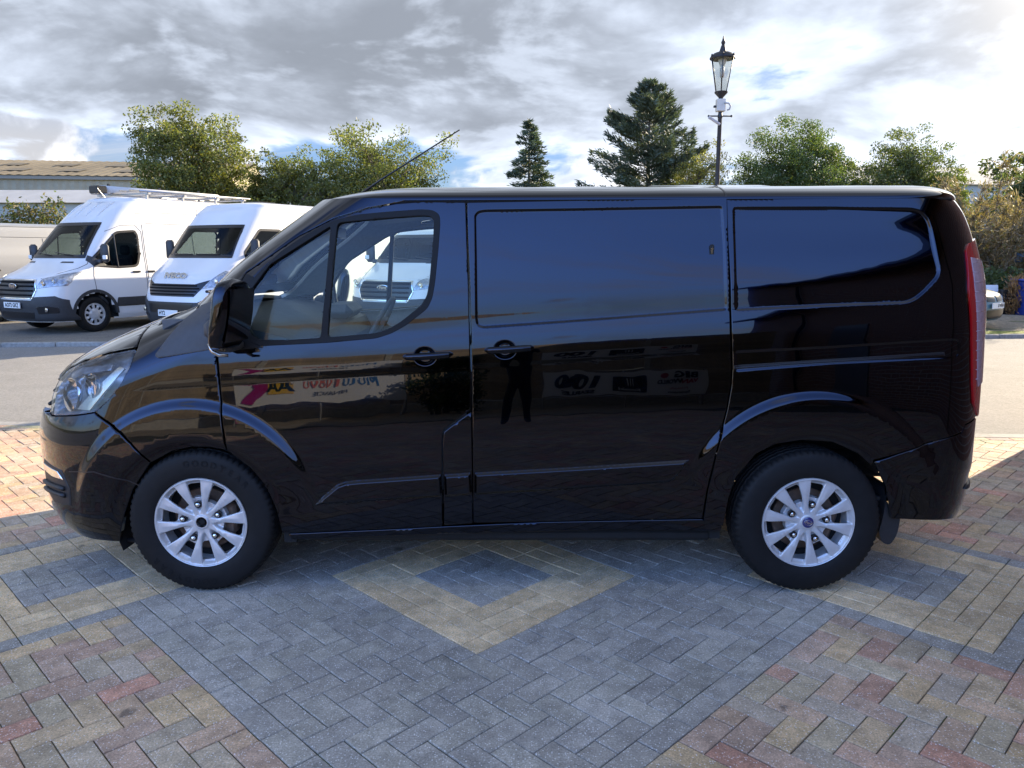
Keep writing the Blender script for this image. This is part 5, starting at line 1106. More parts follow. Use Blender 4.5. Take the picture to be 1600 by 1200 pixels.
    lo=sh.fpoly([(-.55,.46),(.55,.46),(.58,.64),(-.58,.64)]); vpanel('lower_intake',lo,sh.front,SATIN,bu,res=.06,er=0,fl=.01,off=.018)
    p=sh.front(np.array([0.]),np.array([1.13]))[0]; text('lettering','IVECO',CHROME,v,frame((p[0]-.02,0,1.13),(0,-1,0),(.42,0,.9),(-.9,0,.42)),.15,bold=.006,depth=.008,sx=1.35)
    p=sh.front(np.array([0.]),np.array([.47]))[0]; mb=MB(); mb.box((p[0]-.045,-.26,.40),(p[0]-.03,.26,.515)); pl=mb.build('number_plate',PLATE,v); text('plate_text','HY2',BLK,pl,frame((p[0]-.047,.235,.456),(0,-1,0),(0,0,1),(-1,0,0)),.105,bold=.003,sx=.86,align='LEFT')
    mb=MB(); mb.box((1.1,-.85,.5),(1.35,.85,1.42),.05); mb.build('dashboard',DASH,v)
    for yy in(-.45,.45): mb=MB(); mb.box((1.95,yy-.26,.6),(2.1,yy+.26,1.6),.06); mb.box((2.0,yy-.13,1.6),(2.1,yy+.13,1.8),.04); mb.build('seat',SEAT,v)
    mb=MB(); mb.box((2.2,-.80,.4),(2.23,.80,T-.35)); mb.build('bulkhead',DASH,v); mb=MB(); mb.box((.4,-.9,.25),(L-.2,.9,.34)); mb.build('underbody',DARK,v)
    mb=MB(); mb.tube([(1.6,-.44+.18*math.cos(t),1.38+.18*math.sin(t)) for t in np.linspace(0,2*PI,20,endpoint=False)],.016,6,closed=True); mb.build('steering_wheel',DASH,v)
    mb=MB(); mb.tube([(1.36,.72,2.40),(1.33,.72,2.15)],.006,5); mb.box((2.1,-.2,2.53),(2.6,.2,2.57),.01); mb.build('antenna',SATIN,v)
daily()
def coupe():
    VC[0]=(2.2,0,.35)
    v=tag(empty('coupe_car',(9.88,15.7,LZ),R(90+36)),'teal blue coupe parked on gravel beside the van\'s tail light','car'); L=4.45; T=1.28
    sh=Shell([(.15,.10),(.25,.02),(.45,0),(.60,.03),(.70,.10),(.76,.25),(.84,.62),(.92,1.10),(.96,1.30),(1.0,1.42),(1.2,1.86),(1.28,2.1)],[(.15,4.35),(.4,L),(.8,L-.05),(.95,L-.1),(1.0,4.1),(1.15,3.5),(1.28,3.1)],[(.15,.84),(.3,.91),(.6,.93),(.85,.90),(.95,.84),(1.28,.60)],[(.15,.6),(.8,.7),(1.28,.4)],[(.15,2.4),(.8,2.4),(1.28,2.8)],.35)
    ws=sh.fpoly([(-.76,.985),(.76,.985),(.60,1.27),(-.60,1.27)]); sw_=roundc([(1.55,.98),(2.9,.98),(3.4,1.0),(3.1,1.18),(2.4,1.25),(1.98,1.22)],.04)
    def cut(x,y,z):
        S=np.sign(y)*sh.Sx(x,z); c=inpoly(ws,S,z)&(x<2.3); c|=inpoly(sw_,x,z)
        for wx in(.85,3.55): c|=(np.hypot(x-wx,z-.33)<.37)&(np.abs(y)>.5)
        return c
    sh.body('body',.18,T,TEALP,v,cut,crown=.10,cx=(2.3,3.0),nz=60,pe=2.)
    vpanel('windscreen',shrinkP(ws,-.01),sh.front,BGGL,v,res=.1,er=0,fl=.004,off=.003)
    for sg in(-1,1):
        vpanel('side_window',shrinkP(sw_,-.01),sh.side(sg,.002),BGGL,v,res=.1,er=0,fl=.004)
        for wx in(.85,3.55): simple_wheel(v,wx,sg*.81,.335,sg); mb=MB(); mb.grid([[(wx+.37*math.cos(t),sg*yy,.33+.37*math.sin(t)) for t in np.linspace(0,PI,14)] for yy in(.9,.55)]); mb.build('arch_liner',DARK,v)
        hp=sh.fpoly([(.50,.60),(.84,.62),(.88,.69),(.70,.74),(.52,.70)])*np.array([sg,1]); hl=vpanel('headlight',hp,sh.front,LAMPG,v,res=.04,er=.003,fl=.01,off=.008)
        kp=roundc(sh.fpoly([(.04,.56),(.33,.57),(.37,.66),(.34,.71),(.05,.71)]),.0)*np.array([sg,1]); vpanel('kidney_grille',kp,sh.front,SATIN,v,res=.04,er=.003,fl=.01,off=.010)
        ip=sh.fpoly([(.52,.24),(.86,.26),(.88,.46),(.60,.36)])*np.array([sg,1]); vpanel('side_intake',ip,sh.front,SATIN,v,res=.04,er=.003,fl=.01,off=.008)
        mb=MB(); mb.box((1.55,min(sg*.90,sg*1.08),.96),(1.68,max(sg*.90,sg*1.08),1.08),.03); mb.build('door_mirror',TEALP,v)
    lo=sh.fpoly([(-.46,.22),(.46,.22),(.50,.40),(-.50,.40)]); vpanel('lower_intake',lo,sh.front,SATIN,v,res=.04,er=.003,fl=.01,off=.008)
    p=sh.front(np.array([0.]),np.array([.48]))[0]; mb=MB(); mb.box((p[0]-.04,-.26,.43),(p[0]-.025,.26,.54)); pl=mb.build('number_plate',PLATE,v); text('plate_text','8 NNH',BLK,pl,frame((p[0]-.042,-.245,.485),(0,-1,0),(0,0,1),(-1,0,0)),.10,bold=.003,sx=.86,align='RIGHT')
    mb=MB(); mb.box((.5,-.8,.16),(4.2,.8,.3)); mb.build('underbody',DARK,v); mb=MB(); mb.box((1.7,-.7,.3),(3.6,.7,.9),.1); mb.build('cabin',SEAT,v)
coupe()
# ------------------------------------------------------------------ trees, hedges, far buildings
def leaf_mat(name,trans=.45,rough=.6):
    m=bpy.data.materials.new(name); m.use_nodes=True; N=m.node_tree.nodes; L=m.node_tree.links; N.clear()
    o=N.new('ShaderNodeOutputMaterial'); a=N.new('ShaderNodeAttribute'); a.attribute_name='col'; d=N.new('ShaderNodeBsdfPrincipled'); d.inputs['Roughness'].default_value=rough; t=N.new('ShaderNodeBsdfTranslucent'); mx=N.new('ShaderNodeMixShader'); mx.inputs[0].default_value=trans
    L.new(a.outputs['Color'],d.inputs['Base Color']); v=N.new('ShaderNodeVectorMath'); v.operation='MULTIPLY'; L.new(a.outputs['Color'],v.inputs[0]); v.inputs[1].default_value=(1.5,1.7,.8); L.new(v.outputs[0],t.inputs[0]); L.new(d.outputs[0],mx.inputs[1]); L.new(t.outputs[0],mx.inputs[2]); L.new(mx.outputs[0],o.inputs[0]); return m
LEAF=leaf_mat('leaf',.38); NEED=leaf_mat('needle',.2); DRY=leaf_mat('dry_twig',.25); BARK=mat('bark',(.10,.08,.06),.95,noise=[(4,.3),(30,.3)],bump=(30,.01))
def unit(v): return v/np.maximum(np.linalg.norm(v,axis=-1,keepdims=True),1e-9)
def leaves(name,C,U,Vv,col,parent,m):
    """one small pointed blade per row: centre C, half-length vector U, half-width vector Vv"""
    n=len(C); P=np.empty((n,4,3),np.float32); P[:,0]=C-U; P[:,1]=C+Vv; P[:,2]=C+U; P[:,3]=C-Vv
    me=bpy.data.meshes.new(name); me.vertices.add(4*n); me.vertices.foreach_set('co',P.ravel()); me.loops.add(4*n); me.loops.foreach_set('vertex_index',np.arange(4*n,dtype=np.int32)); me.polygons.add(n); me.polygons.foreach_set('loop_start',np.arange(0,4*n,4,dtype=np.int32))
    me.update(calc_edges=True); me.materials.append(m); at=me.attributes.new('col','FLOAT_COLOR','POINT'); ar=np.ones((n,4,4),np.float32); ar[:,:,:3]=col[:,None,:]; at.data.foreach_set('color',ar.ravel())
    return link(bpy.data.objects.new(name,me),parent)
def tree(name,label,loc,h,rad,col,n=9000,seed=1,base=.28,leaf=.10,gap=.35,squash=1.,group='trees beyond the yard',asym=(0,0),trunks=1):
    g=np.random.default_rng(seed); t=tag(empty(name,loc),label,'tree',group); mb=MB(); clumps=[]
    cz=h*(base+(1-base)*.5); rz=h*(1-base)*.55*squash
    for k in range(trunks):
        off=np.array([g.normal(0,.3*(trunks>1)),g.normal(0,.3*(trunks>1)),0]); top=np.array([asym[0]*.5,asym[1]*.5,h*.80])+off
        pts=[off+(top-off)*s+np.array([g.normal(0,.03*h*s*.5),g.normal(0,.03*h*s*.5),0]) for s in np.linspace(0,1,7)]
        mb.tube(pts,list(np.linspace(.022*h+.04,.012,7)),8)
        nl=int(13/trunks)+4
        for i in range(nl):
            s=.30+.65*(i+.5)/nl; a=i*2.4+g.uniform(-.4,.4); j=int(s*6); p0=pts[j]+(pts[min(j+1,6)]-pts[j])*(s*6-j)
            el=g.uniform(.1,.9)*(.5+.6*s); d=np.array([math.cos(a)*math.cos(el),math.sin(a)*math.cos(el),math.sin(el)])
            # reach to the crown envelope
            reach=rad*(.55+.5*g.random())*(1.15-.55*s); q=[p0]
            for u in(.35,.7,1.): q.append(p0+d*reach*u+np.array([0,0,.25*reach*u*u])+g.normal(0,.05*reach,3))
            mb.tube(q,[.010*h*(1-.6*s)+.015,.007*h*(1-.6*s)+.010,.02,.008],5,cap=False)
            for u in(.45,.65,.85,1.):
                b=q[0]+(q[3]-q[0])*u; 
                for _ in range(3):
                    e=b+g.normal(0,1,3)*rad*.20*np.array([1,1,.75]); mb.tube([b,(b+e)/2+g.normal(0,.05,3),e],[.012,.009,.004],4,cap=False); clumps.append((e,rad*g.uniform(.10,.20)))
    # fill the crown envelope with further sprays, leaving holes
    k=int(95*(1-gap))
    for _ in range(k):
        v=unit(g.normal(0,1,3)); r=g.uniform(.55,1.)**.6; c=np.array([asym[0]+v[0]*rad*r*.92,asym[1]+v[1]*rad*r*.92,cz+v[2]*rz*r]); 
        if c[2]<h*base*.8: continue
        clumps.append((c,rad*g.uniform(.09,.2)))
    mb.build('trunk',BARK,t,smooth=True,recalc=False)
    w=np.array([c[1]**2 for c in clumps]); idx=g.choice(len(clumps),n,p=w/w.sum()); CC=np.array([c[0] for c in clumps])[idx]; RR=np.array([c[1] for c in clumps])[idx]
    C=CC+unit(g.normal(0,1,(n,3)))*(g.random((n,1))**.45)*RR[:,None]*np.array([1.15,1.15,.8])
    U=unit(g.normal(0,1,(n,3))+np.array([0,0,-.3]))*leaf*g.uniform(.6,1.25,(n,1)); Q=unit(np.cross(U,g.normal(0,1,(n,3))))*leaf*.5*g.uniform(.7,1.2,(n,1))
    cl=np.array(col)*(.72+.56*g.random((len(clumps),1))[idx])*(.75+.5*g.random((n,1))); yl=g.random((n,1))<.10; cl=np.where(yl,cl*np.array([1.6,1.25,.7]),cl)
    leaves('crown',C,U,Q,cl,t,LEAF); return t
def conifer(name,label,loc,h,rad,col,n=14000,seed=1,droop=.15,base=.06,ragged=.25,group='trees beyond the yard',m=None,blade=(.17,.03),up=0.,lean=(0,0),power=.85):
    g=np.random.default_rng(seed); t=tag(empty(name,loc),label,'tree',group); mb=MB(); mb.tube([(0,0,0),(lean[0]*.5,lean[1]*.5,h*.5),(lean[0],lean[1],h*.98)],[.02*h+.03,.012*h,.01],8); C=[];D=[];SC=[]
    nb=int(h*15)
    for i in range(nb):
        s=base+(1-base)*(i+g.random())/nb; z=h*s; L_=rad*(1-s)**power*g.uniform(1-ragged,1.+ragged*.6)+.12; a=g.uniform(0,2*PI); el=up+.35*(s-.3)-droop+g.normal(0,.10)
        d=np.array([math.cos(a)*math.cos(el),math.sin(a)*math.cos(el),math.sin(el)]); o=np.array([lean[0]*s,lean[1]*s,z]); q=[o+d*L_*u+np.array([0,0,(.10-droop)*L_*u*u*.6]) for u in(0,.5,1.)]
        mb.tube(q,[.008*h*(1-s)+.012,.012,.004],4,cap=False)
        k=max(6,int(n/nb*(L_/rad+.15)*1.3))
        u=g.uniform(.12,1.04,k)**.75; p=o+np.outer(u,d)*L_; p[:,2]+=(.10-droop)*L_*u*u*.6
        side=np.cross(d,[0,0,1.]); side/=np.linalg.norm(side)+1e-9
        spread=(.10+.24*L_*(1-u)+.05)[:,None]*g.normal(0,.75,(k,1)); p=p+side*spread+np.array([0,0,1])*g.normal(0,.05+.02*L_,(k,1))-np.array([0,0,1])*np.abs(spread)*.15
        C.append(p); D.append(unit(d*.8+side*np.sign(spread)*.7+g.normal(0,.35,(k,3))+np.array([0,0,.15+up]))); SC.append(np.full(k,g.uniform(.7,1.3)))
    C=np.concatenate(C);D=np.concatenate(D);SC=np.concatenate(SC)[:,None]; k=len(C); U=D*blade[0]*g.uniform(.6,1.3,(k,1)); Q=unit(np.cross(D,g.normal(0,1,(k,3))))*blade[1]*g.uniform(.7,1.3,(k,1))
    mb.build('trunk',BARK,t,smooth=True,recalc=False); leaves('crown',C,U,Q,np.array(col)*SC*g.uniform(.75,1.25,(k,1)),t,m or NEED); return t
def dead_shrub(name,label,loc,h,rad,n,seed,cat='tree',group=None):
    g=np.random.default_rng(seed); t=tag(empty(name,loc),label,cat,group); mb=MB(); C=[];D=[];S=[]
    for i in range(26):
        a=g.uniform(0,2*PI); r0=g.uniform(0,.45)*rad; b=np.array([math.cos(a)*r0,math.sin(a)*r0,0]); a2=a+g.normal(0,.6); rch=rad*g.uniform(.4,1.)*.9; zt=h*g.uniform(.45,1.)*(1-.35*rch/rad)
        e=b*.6+np.array([math.cos(a2)*rch,math.sin(a2)*rch,zt]); m_=(b+e)/2+np.array([0,0,.10*h]); q=[b+(m_-b)*u*2 if u<.5 else m_+(e-m_)*(u-.5)*2 for u in np.linspace(0,1,7)]; mb.tube(q,list(np.linspace(.035,.006,7)),5,cap=False)
        for j in range(2,7):
            for _ in range(7):
                d=unit((q[j]-q[j-1])/np.linalg.norm(q[j]-q[j-1])*.7+g.normal(0,.55,3)+np.array([math.cos(a2)*.3,math.sin(a2)*.3,-.05])); L_=g.uniform(.25,.75)*rad*.5; k=int(n/900)+2; u=g.random((k,1)); dro=np.zeros((k,3)); dro[:,2]=-.25*L_*u[:,0]**2
                p=q[j]+d*u*L_+dro+g.normal(0,.045,(k,3)); C.append(p); D.append(unit(d+g.normal(0,.45,(k,3)))); S.append(np.full(k,g.uniform(.6,1.35))); mb.tube([q[j],q[j]+d*L_*.5,q[j]+d*L_+np.array([0,0,-.25*L_])],[.009,.006,.003],3,cap=False)
    C=np.concatenate(C);D=np.concatenate(D);S=np.concatenate(S)[:,None]; k=len(C); C[:,2]=np.maximum(C[:,2],.05)
    mb.build('stem',mat('dead_bark',(.16,.125,.09),.95,noise=(8,.3)),t,recalc=False); gr=g.random((k,1))<.12
    leaves('foliage',C,D*.085*g.uniform(.6,1.4,(k,1)),unit(np.cross(D,g.normal(0,1,(k,3))))*.014,np.where(gr,np.array([[.13,.14,.06]]),np.array([[.25,.18,.105]]))*S*g.uniform(.75,1.25,(k,1)),t,DRY); return t
def at(px,d): return ((px-800)/1200*d*.99,d,0)
tree('broadleaf_tree','large airy broadleaf tree between the warehouse and the small trees',at(303,31),6.75,2.55,(.135,.145,.045),45500,3,base=.16,leaf=.062,gap=.15,squash=1.05,trunks=2)
tree('broadleaf_tree','narrow young tree just right of the large airy tree',at(432,33),5.6,1.4,(.115,.13,.045),14000,5,base=.12,leaf=.062,gap=.3,trunks=2)
tree('broadleaf_tree','slim leafy tree left of the van antenna base',at(488,33),5.8,1.9,(.125,.14,.045),19250,8,base=.10,leaf=.062,gap=.3,trunks=2)
tree('broadleaf_tree','spreading leafy tree behind the van antenna',at(588,33),5.95,2.9,(.125,.14,.045),33250,13,base=.12,leaf=.062,gap=.3,trunks=3)
tree('broadleaf_tree','low leafy tree at the tip of the tree row beside the van roof',at(655,33),4.7,1.4,(.125,.14,.045),10500,21,base=.10,leaf=.062,gap=.2)
conifer('conifer_tree','small dark conifer alone above the middle of the van roof',at(826,48),9.35,3.2,(.08,.105,.065),20000,4,droop=.12,base=.10,ragged=.3,power=.8)
conifer('conifer_tree','large dark conifer left of the street lamp',at(1008,44),10.7,5.2,(.08,.098,.062),58000,6,droop=.02,base=.05,ragged=.32,power=.66,up=.15)
tree('birch_tree','yellow-green birch between the large conifer and the street lamp',at(1085,41),7.1,2.1,(.17,.16,.04),19250,31,base=.15,leaf=.055,gap=.35)
tree('round_tree','dense rounded green tree right of the street lamp',at(1235,44),8.5,3.4,(.075,.105,.035),56000,9,base=.10,leaf=.07,gap=.0,squash=1.08)
tree('broadleaf_tree','small green tree in the dip between the rounded tree and the twin-topped tree',at(1325,44),6.5,1.2,(.085,.115,.035),12250,15,base=.1,leaf=.068,gap=.1)
tree('broadleaf_tree','twin-topped green tree above the rear of the van roof',at(1408,42),8.0,2.7,(.095,.115,.04),33250,17,base=.1,leaf=.068,gap=.2,trunks=3)
tree('broadleaf_tree','bright green bush behind the rear roof corner of the van',at(1478,40),5.6,1.3,(.12,.14,.03),10500,19,base=.05,leaf=.068,gap=.0)
tree('broadleaf_tree','dark green tree at the right edge behind the brown conifers',at(1625,30),5.5,2.3,(.08,.10,.04),24500,23,base=.1,leaf=.09,gap=.1)
dead_shrub('dead_shrub','tall dead brown shrub beside the van tail',at(1530,23),4.7,1.9,16000,25,group='dead brown shrubs by the yard')
dead_shrub('dead_shrub','broad dead brown shrub at the right edge of the picture',at(1602,21.5),4.2,2.1,16000,27,group='dead brown shrubs by the yard')
dead_shrub('dead_shrub','low dead brown shrub over the blue car bonnet',at(1560,22.3),2.6,1.6,9000,28,group='dead brown shrubs by the yard')
tree('broadleaf_tree','leafy tree filling the gap left of the antenna tip',at(540,34),5.5,2.0,(.115,.13,.045),15000,51,base=.06,leaf=.062,gap=.05,trunks=2)
tree('broadleaf_tree','leafy tree under the antenna tip beside the low tree',at(628,34.5),5.4,1.9,(.12,.135,.045),13000,53,base=.06,leaf=.062,gap=.05,trunks=2)
tree('broadleaf_tree','low broad tree behind the gap between the two white vans',at(385,35),4.9,1.9,(.105,.12,.04),14000,55,base=.05,leaf=.062,gap=.0,trunks=2)
tree('broadleaf_tree','low green tree left of the twin-topped tree',at(1350,43),6.2,1.7,(.085,.11,.035),12000,57,base=.05,leaf=.068,gap=.0)
tree('broadleaf_tree','low green tree right of the twin-topped tree',at(1450,42),6.6,1.5,(.09,.115,.04),11000,59,base=.05,leaf=.068,gap=.0)
conifer('brown_weed','small rusty brown weed in front of the blue bin',at(1590,19.5),.95,.22,(.30,.16,.07),900,29,droop=-.1,up=.6,m=DRY,blade=(.06,.012),group=None)
def bush(name,label,loc,size,col,n,seed,leaf=.07,group=None,cat='bush'):
    g=np.random.default_rng(seed); t=tag(empty(name,loc),label,cat,group); mb=MB()
    for _ in range(8): e=g.uniform(-.4,.4,3)*np.array(size); mb.tube([(e[0]*.3,e[1]*.3,0),(e[0]*.7,e[1]*.7,size[2]*.5),(e[0],e[1],size[2]*.85)],[.03,.02,.006],5)
    mb.build('stem',BARK,t,recalc=False)
    k=40; cc=g.uniform(-.5,.5,(k,3))*np.array(size); cc[:,2]=size[2]*g.uniform(.15,.95,k); idx=g.integers(0,k,n); C=cc[idx]+unit(g.normal(0,1,(n,3)))*g.random((n,1))**.4*min(size)*.28
    C[:,2]=np.abs(C[:,2]); U=unit(g.normal(0,1,(n,3)))*leaf*g.uniform(.6,1.3,(n,1)); Q=unit(np.cross(U,g.normal(0,1,(n,3))))*leaf*.5
    leaves('foliage',C,U,Q,np.array(col)*(.7+.6*g.random((k,1))[idx])*g.uniform(.75,1.25,(n,1)),t,LEAF); return t
def hedge():
    g=np.random.default_rng(77); n=16000; t=tag(empty('hedge',(0,0,0)),'brownish green hedge in front of the warehouse wall','hedge')
    x=g.uniform(-34,-15.5,n); y=38+g.uniform(-.8,.8,n)+(x+25)*.06; top=3.45+.45*np.sin(x*1.3)+.3*np.sin(x*3.1+1)+.25*np.sin(x*7.); z=top*g.random(n)**.5+g.normal(0,.12,n)
    C=np.stack([x,y,z],1); U=unit(g.normal(0,1,(n,3)))*.11; Q=unit(np.cross(U,g.normal(0,1,(n,3))))*.05
    c=np.where(g.random((n,1))<.4,np.array([[.16,.12,.06]]),np.array([[.085,.10,.03]]))*g.uniform(.7,1.3,(n,1)); leaves('foliage',C,U,Q,c,t,LEAF)
    mb=MB()
    for q in np.arange(-34,-15.5,.8): mb.tube([(q,38+(q+25)*.06,0),(q+.2,38+(q+25)*.06,2.6)],[.06,.02],5)
    mb.build('stem',BARK,t,recalc=False)
hedge()
bush('evergreen_bush','low green bush beneath the dead conifers beside the tail light',at(1545,20.5),(1.4,1.2,1.15),(.07,.095,.035),2600,41,group=None)
bush('garden_shrub','dark feathery shrub behind the photographer, mirrored in the front door',(-1.25,-6.0,0),(1.1,.7,1.15),(.05,.065,.02),2300,43,leaf=.05)
def warehouse():
    w=tag(empty('warehouse',(-46,60,0),R(9)),'long grey-brown warehouse with corrugated roof at the left','building'); L0,L1=-34,23.5
    CORR=mat('corrugated_wall',(.33,.285,.20),.8,noise=[(.3,.12),(3,.1)]); ROOFM=mat('fibre_cement_roof',(.17,.135,.085),.9,noise=[(.12,.25),(1.5,.2),(12,.15)])
    def ribbed(z0,z1,name,m,y,step):
        mb=MB(); xs=np.arange(L0,L1,step); row=[]
        for i,x in enumerate(xs): row.append((x,y-(.06 if i%2 else 0)))
        mb.grid([[(a,b,z0),(a,b,z1)] for a,b in row]); return mb.build(name,m,w)
    ribbed(0,7.15,'wall',CORR,0,.30)
    mb=MB(); mb.box((L0,-.25,7.15),(L1,.1,7.4)); mb.build('gutter',mat('gutter_grey',(.25,.23,.19),.8),w)
    def slope(x): return 1.
    mb=MB(); xs=np.arange(L0-.2,L1+.3,.35)
    mb.grid([[(x,-.35,7.42+.05*(i%2)),(x,13.,9.9+.05*(i%2)),(x,26.,7.4+.05*(i%2))] for i,x in enumerate(xs)]); rf=mb.build('roof',ROOFM,w)
    SKY=mat('roof_light',(.30,.27,.21),.6); DKP=mat('roof_patch',(.125,.105,.075),.9); k=0
    for row,(y0,y1) in enumerate(((2.4,4.4),(7.2,9.4))):
        for x in np.arange(L0+2+row*2.,L1-1,4.2):
            z=lambda y:7.42+(y+.35)/13.35*2.48+.09
            mb=MB(); mb.add([(x,y0,z(y0)),(x+1.5,y0,z(y0)),(x+1.5,y1,z(y1)),(x,y1,z(y1))],[(0,1,2,3)]); mb.add([(x,y0,z(y0)-.05),(x+1.5,y0,z(y0)-.05),(x+1.5,y1,z(y1)-.05),(x,y1,z(y1)-.05)],[(0,1,2,3)]); mb.build('roof_light',DKP,rf)
    mb=MB(); mb.prism([(-.1,0),(26,0),(26,7.3),(13,9.75),(-.1,7.3)],L1-.05,L1+.1,'yz'); mb.build('end_wall',CORR,w)
    s=tag(empty('storage_cabin',(-26.5,46,0)),'pale low cabin roof in front of the warehouse','shed'); mb=MB(); mb.box((-9,-2,0),(4,2,4.3)); mb.build('wall',mat('cabin_cream',(.46,.43,.36),.8,noise=(.6,.15)),s)
    mb=MB(); mb.prism([(-2.3,4.3),(2.3,4.3),(0,5.15)],-9.3,4.3,'yz'); mb.build('roof',mat('cabin_roof',(.50,.46,.40),.8,noise=(.5,.15)),s)
warehouse()
def far_shed():
    w=tag(empty('far_warehouse',(47,78,0),R(4)),'pale far warehouse roof showing above the brown conifers','building'); mb=MB(); mb.box((-14,0,0),(26,12,8.2)); mb.build('wall',mat('far_wall',(.44,.42,.36),.8,noise=(.3,.1)),w); mb=MB(); mb.prism([(-.4,8.1),(12.4,8.1),(6,10.4)],-14.3,26.3,'yz'); mb.build('roof',mat('far_roof',(.42,.39,.33),.8,noise=(.2,.15)),w)
    s=tag(empty('garden_shed',(15.1,21.9,0),R(-6)),'grey shed with blue roof behind the blue car','shed'); mb=MB(); mb.box((-.9,-.7,0),(1.6,.9,1.35)); mb.build('wall',mat('shed_wall',(.22,.24,.20),.8,noise=(4,.25)),s)
    mb=MB(); mb.prism([(-.85,1.35),(1.05,1.35),(1.05,1.42),(.1,1.62),(-.85,1.42)],-1.0,1.7,'yz'); mb.build('roof',mat('shed_roof',(.05,.15,.30),.6,noise=(3,.2)),s)
    for i,x in enumerate(np.arange(-.9,1.6,.15)): mb=MB(); mb.box((x,-.72,0),(x+.142,-.702,1.34)); mb.build('plank',MATS['shed_wall'],s)
    b=tag(empty('wheelie_bin',(13.0,19.45,0)),'blue wheelie bin at the right edge of the picture','bin'); mb=MB(); mb.prism([(-.24,.06),(.24,.06),(.29,.88),(-.29,.88)],-.3,.28); mb.build('body',mat('bin_blue',(.01,.05,.30),.45),b,auto=40)
    mb=MB(); mb.box((-.31,-.36,.88),(.31,.32,.95),.03); mb.build('lid',MATS['bin_blue'],b)
    for x in(-.22,.22): mb=MB(); mb.lathe([(.1,-.03),(.1,.03)],16,'x',(x,.26,.1)); mb.build('wheel',RUB,b)
    o=tag(empty('white_board',(12.25,19.6,0)),'white board leaning beside the blue bin','board'); mb=MB(); mb.box((-.16,-.02,0),(.16,.02,.80),.004,rot=(R(-12),0,0)); mb.box((-.14,-.028,.05),(.14,-.021,.75),rot=(R(-12),0,0)); mb.build('panel',mat('board_white',(.62,.64,.66),.5,noise=(3,.1)),o)
    o=tag(empty('black_bin',(12.62,19.75,0)),'dark bin between the white board and the blue bin','bin'); mb=MB(); mb.prism([(-.16,0),(.16,0),(.19,.62),(-.19,.62)],-.2,.2); mb.build('body',SATIN,o); mb=MB(); mb.box((-.2,-.22,.62),(.2,.22,.67),.01); mb.build('lid',SATIN,o)
far_shed()
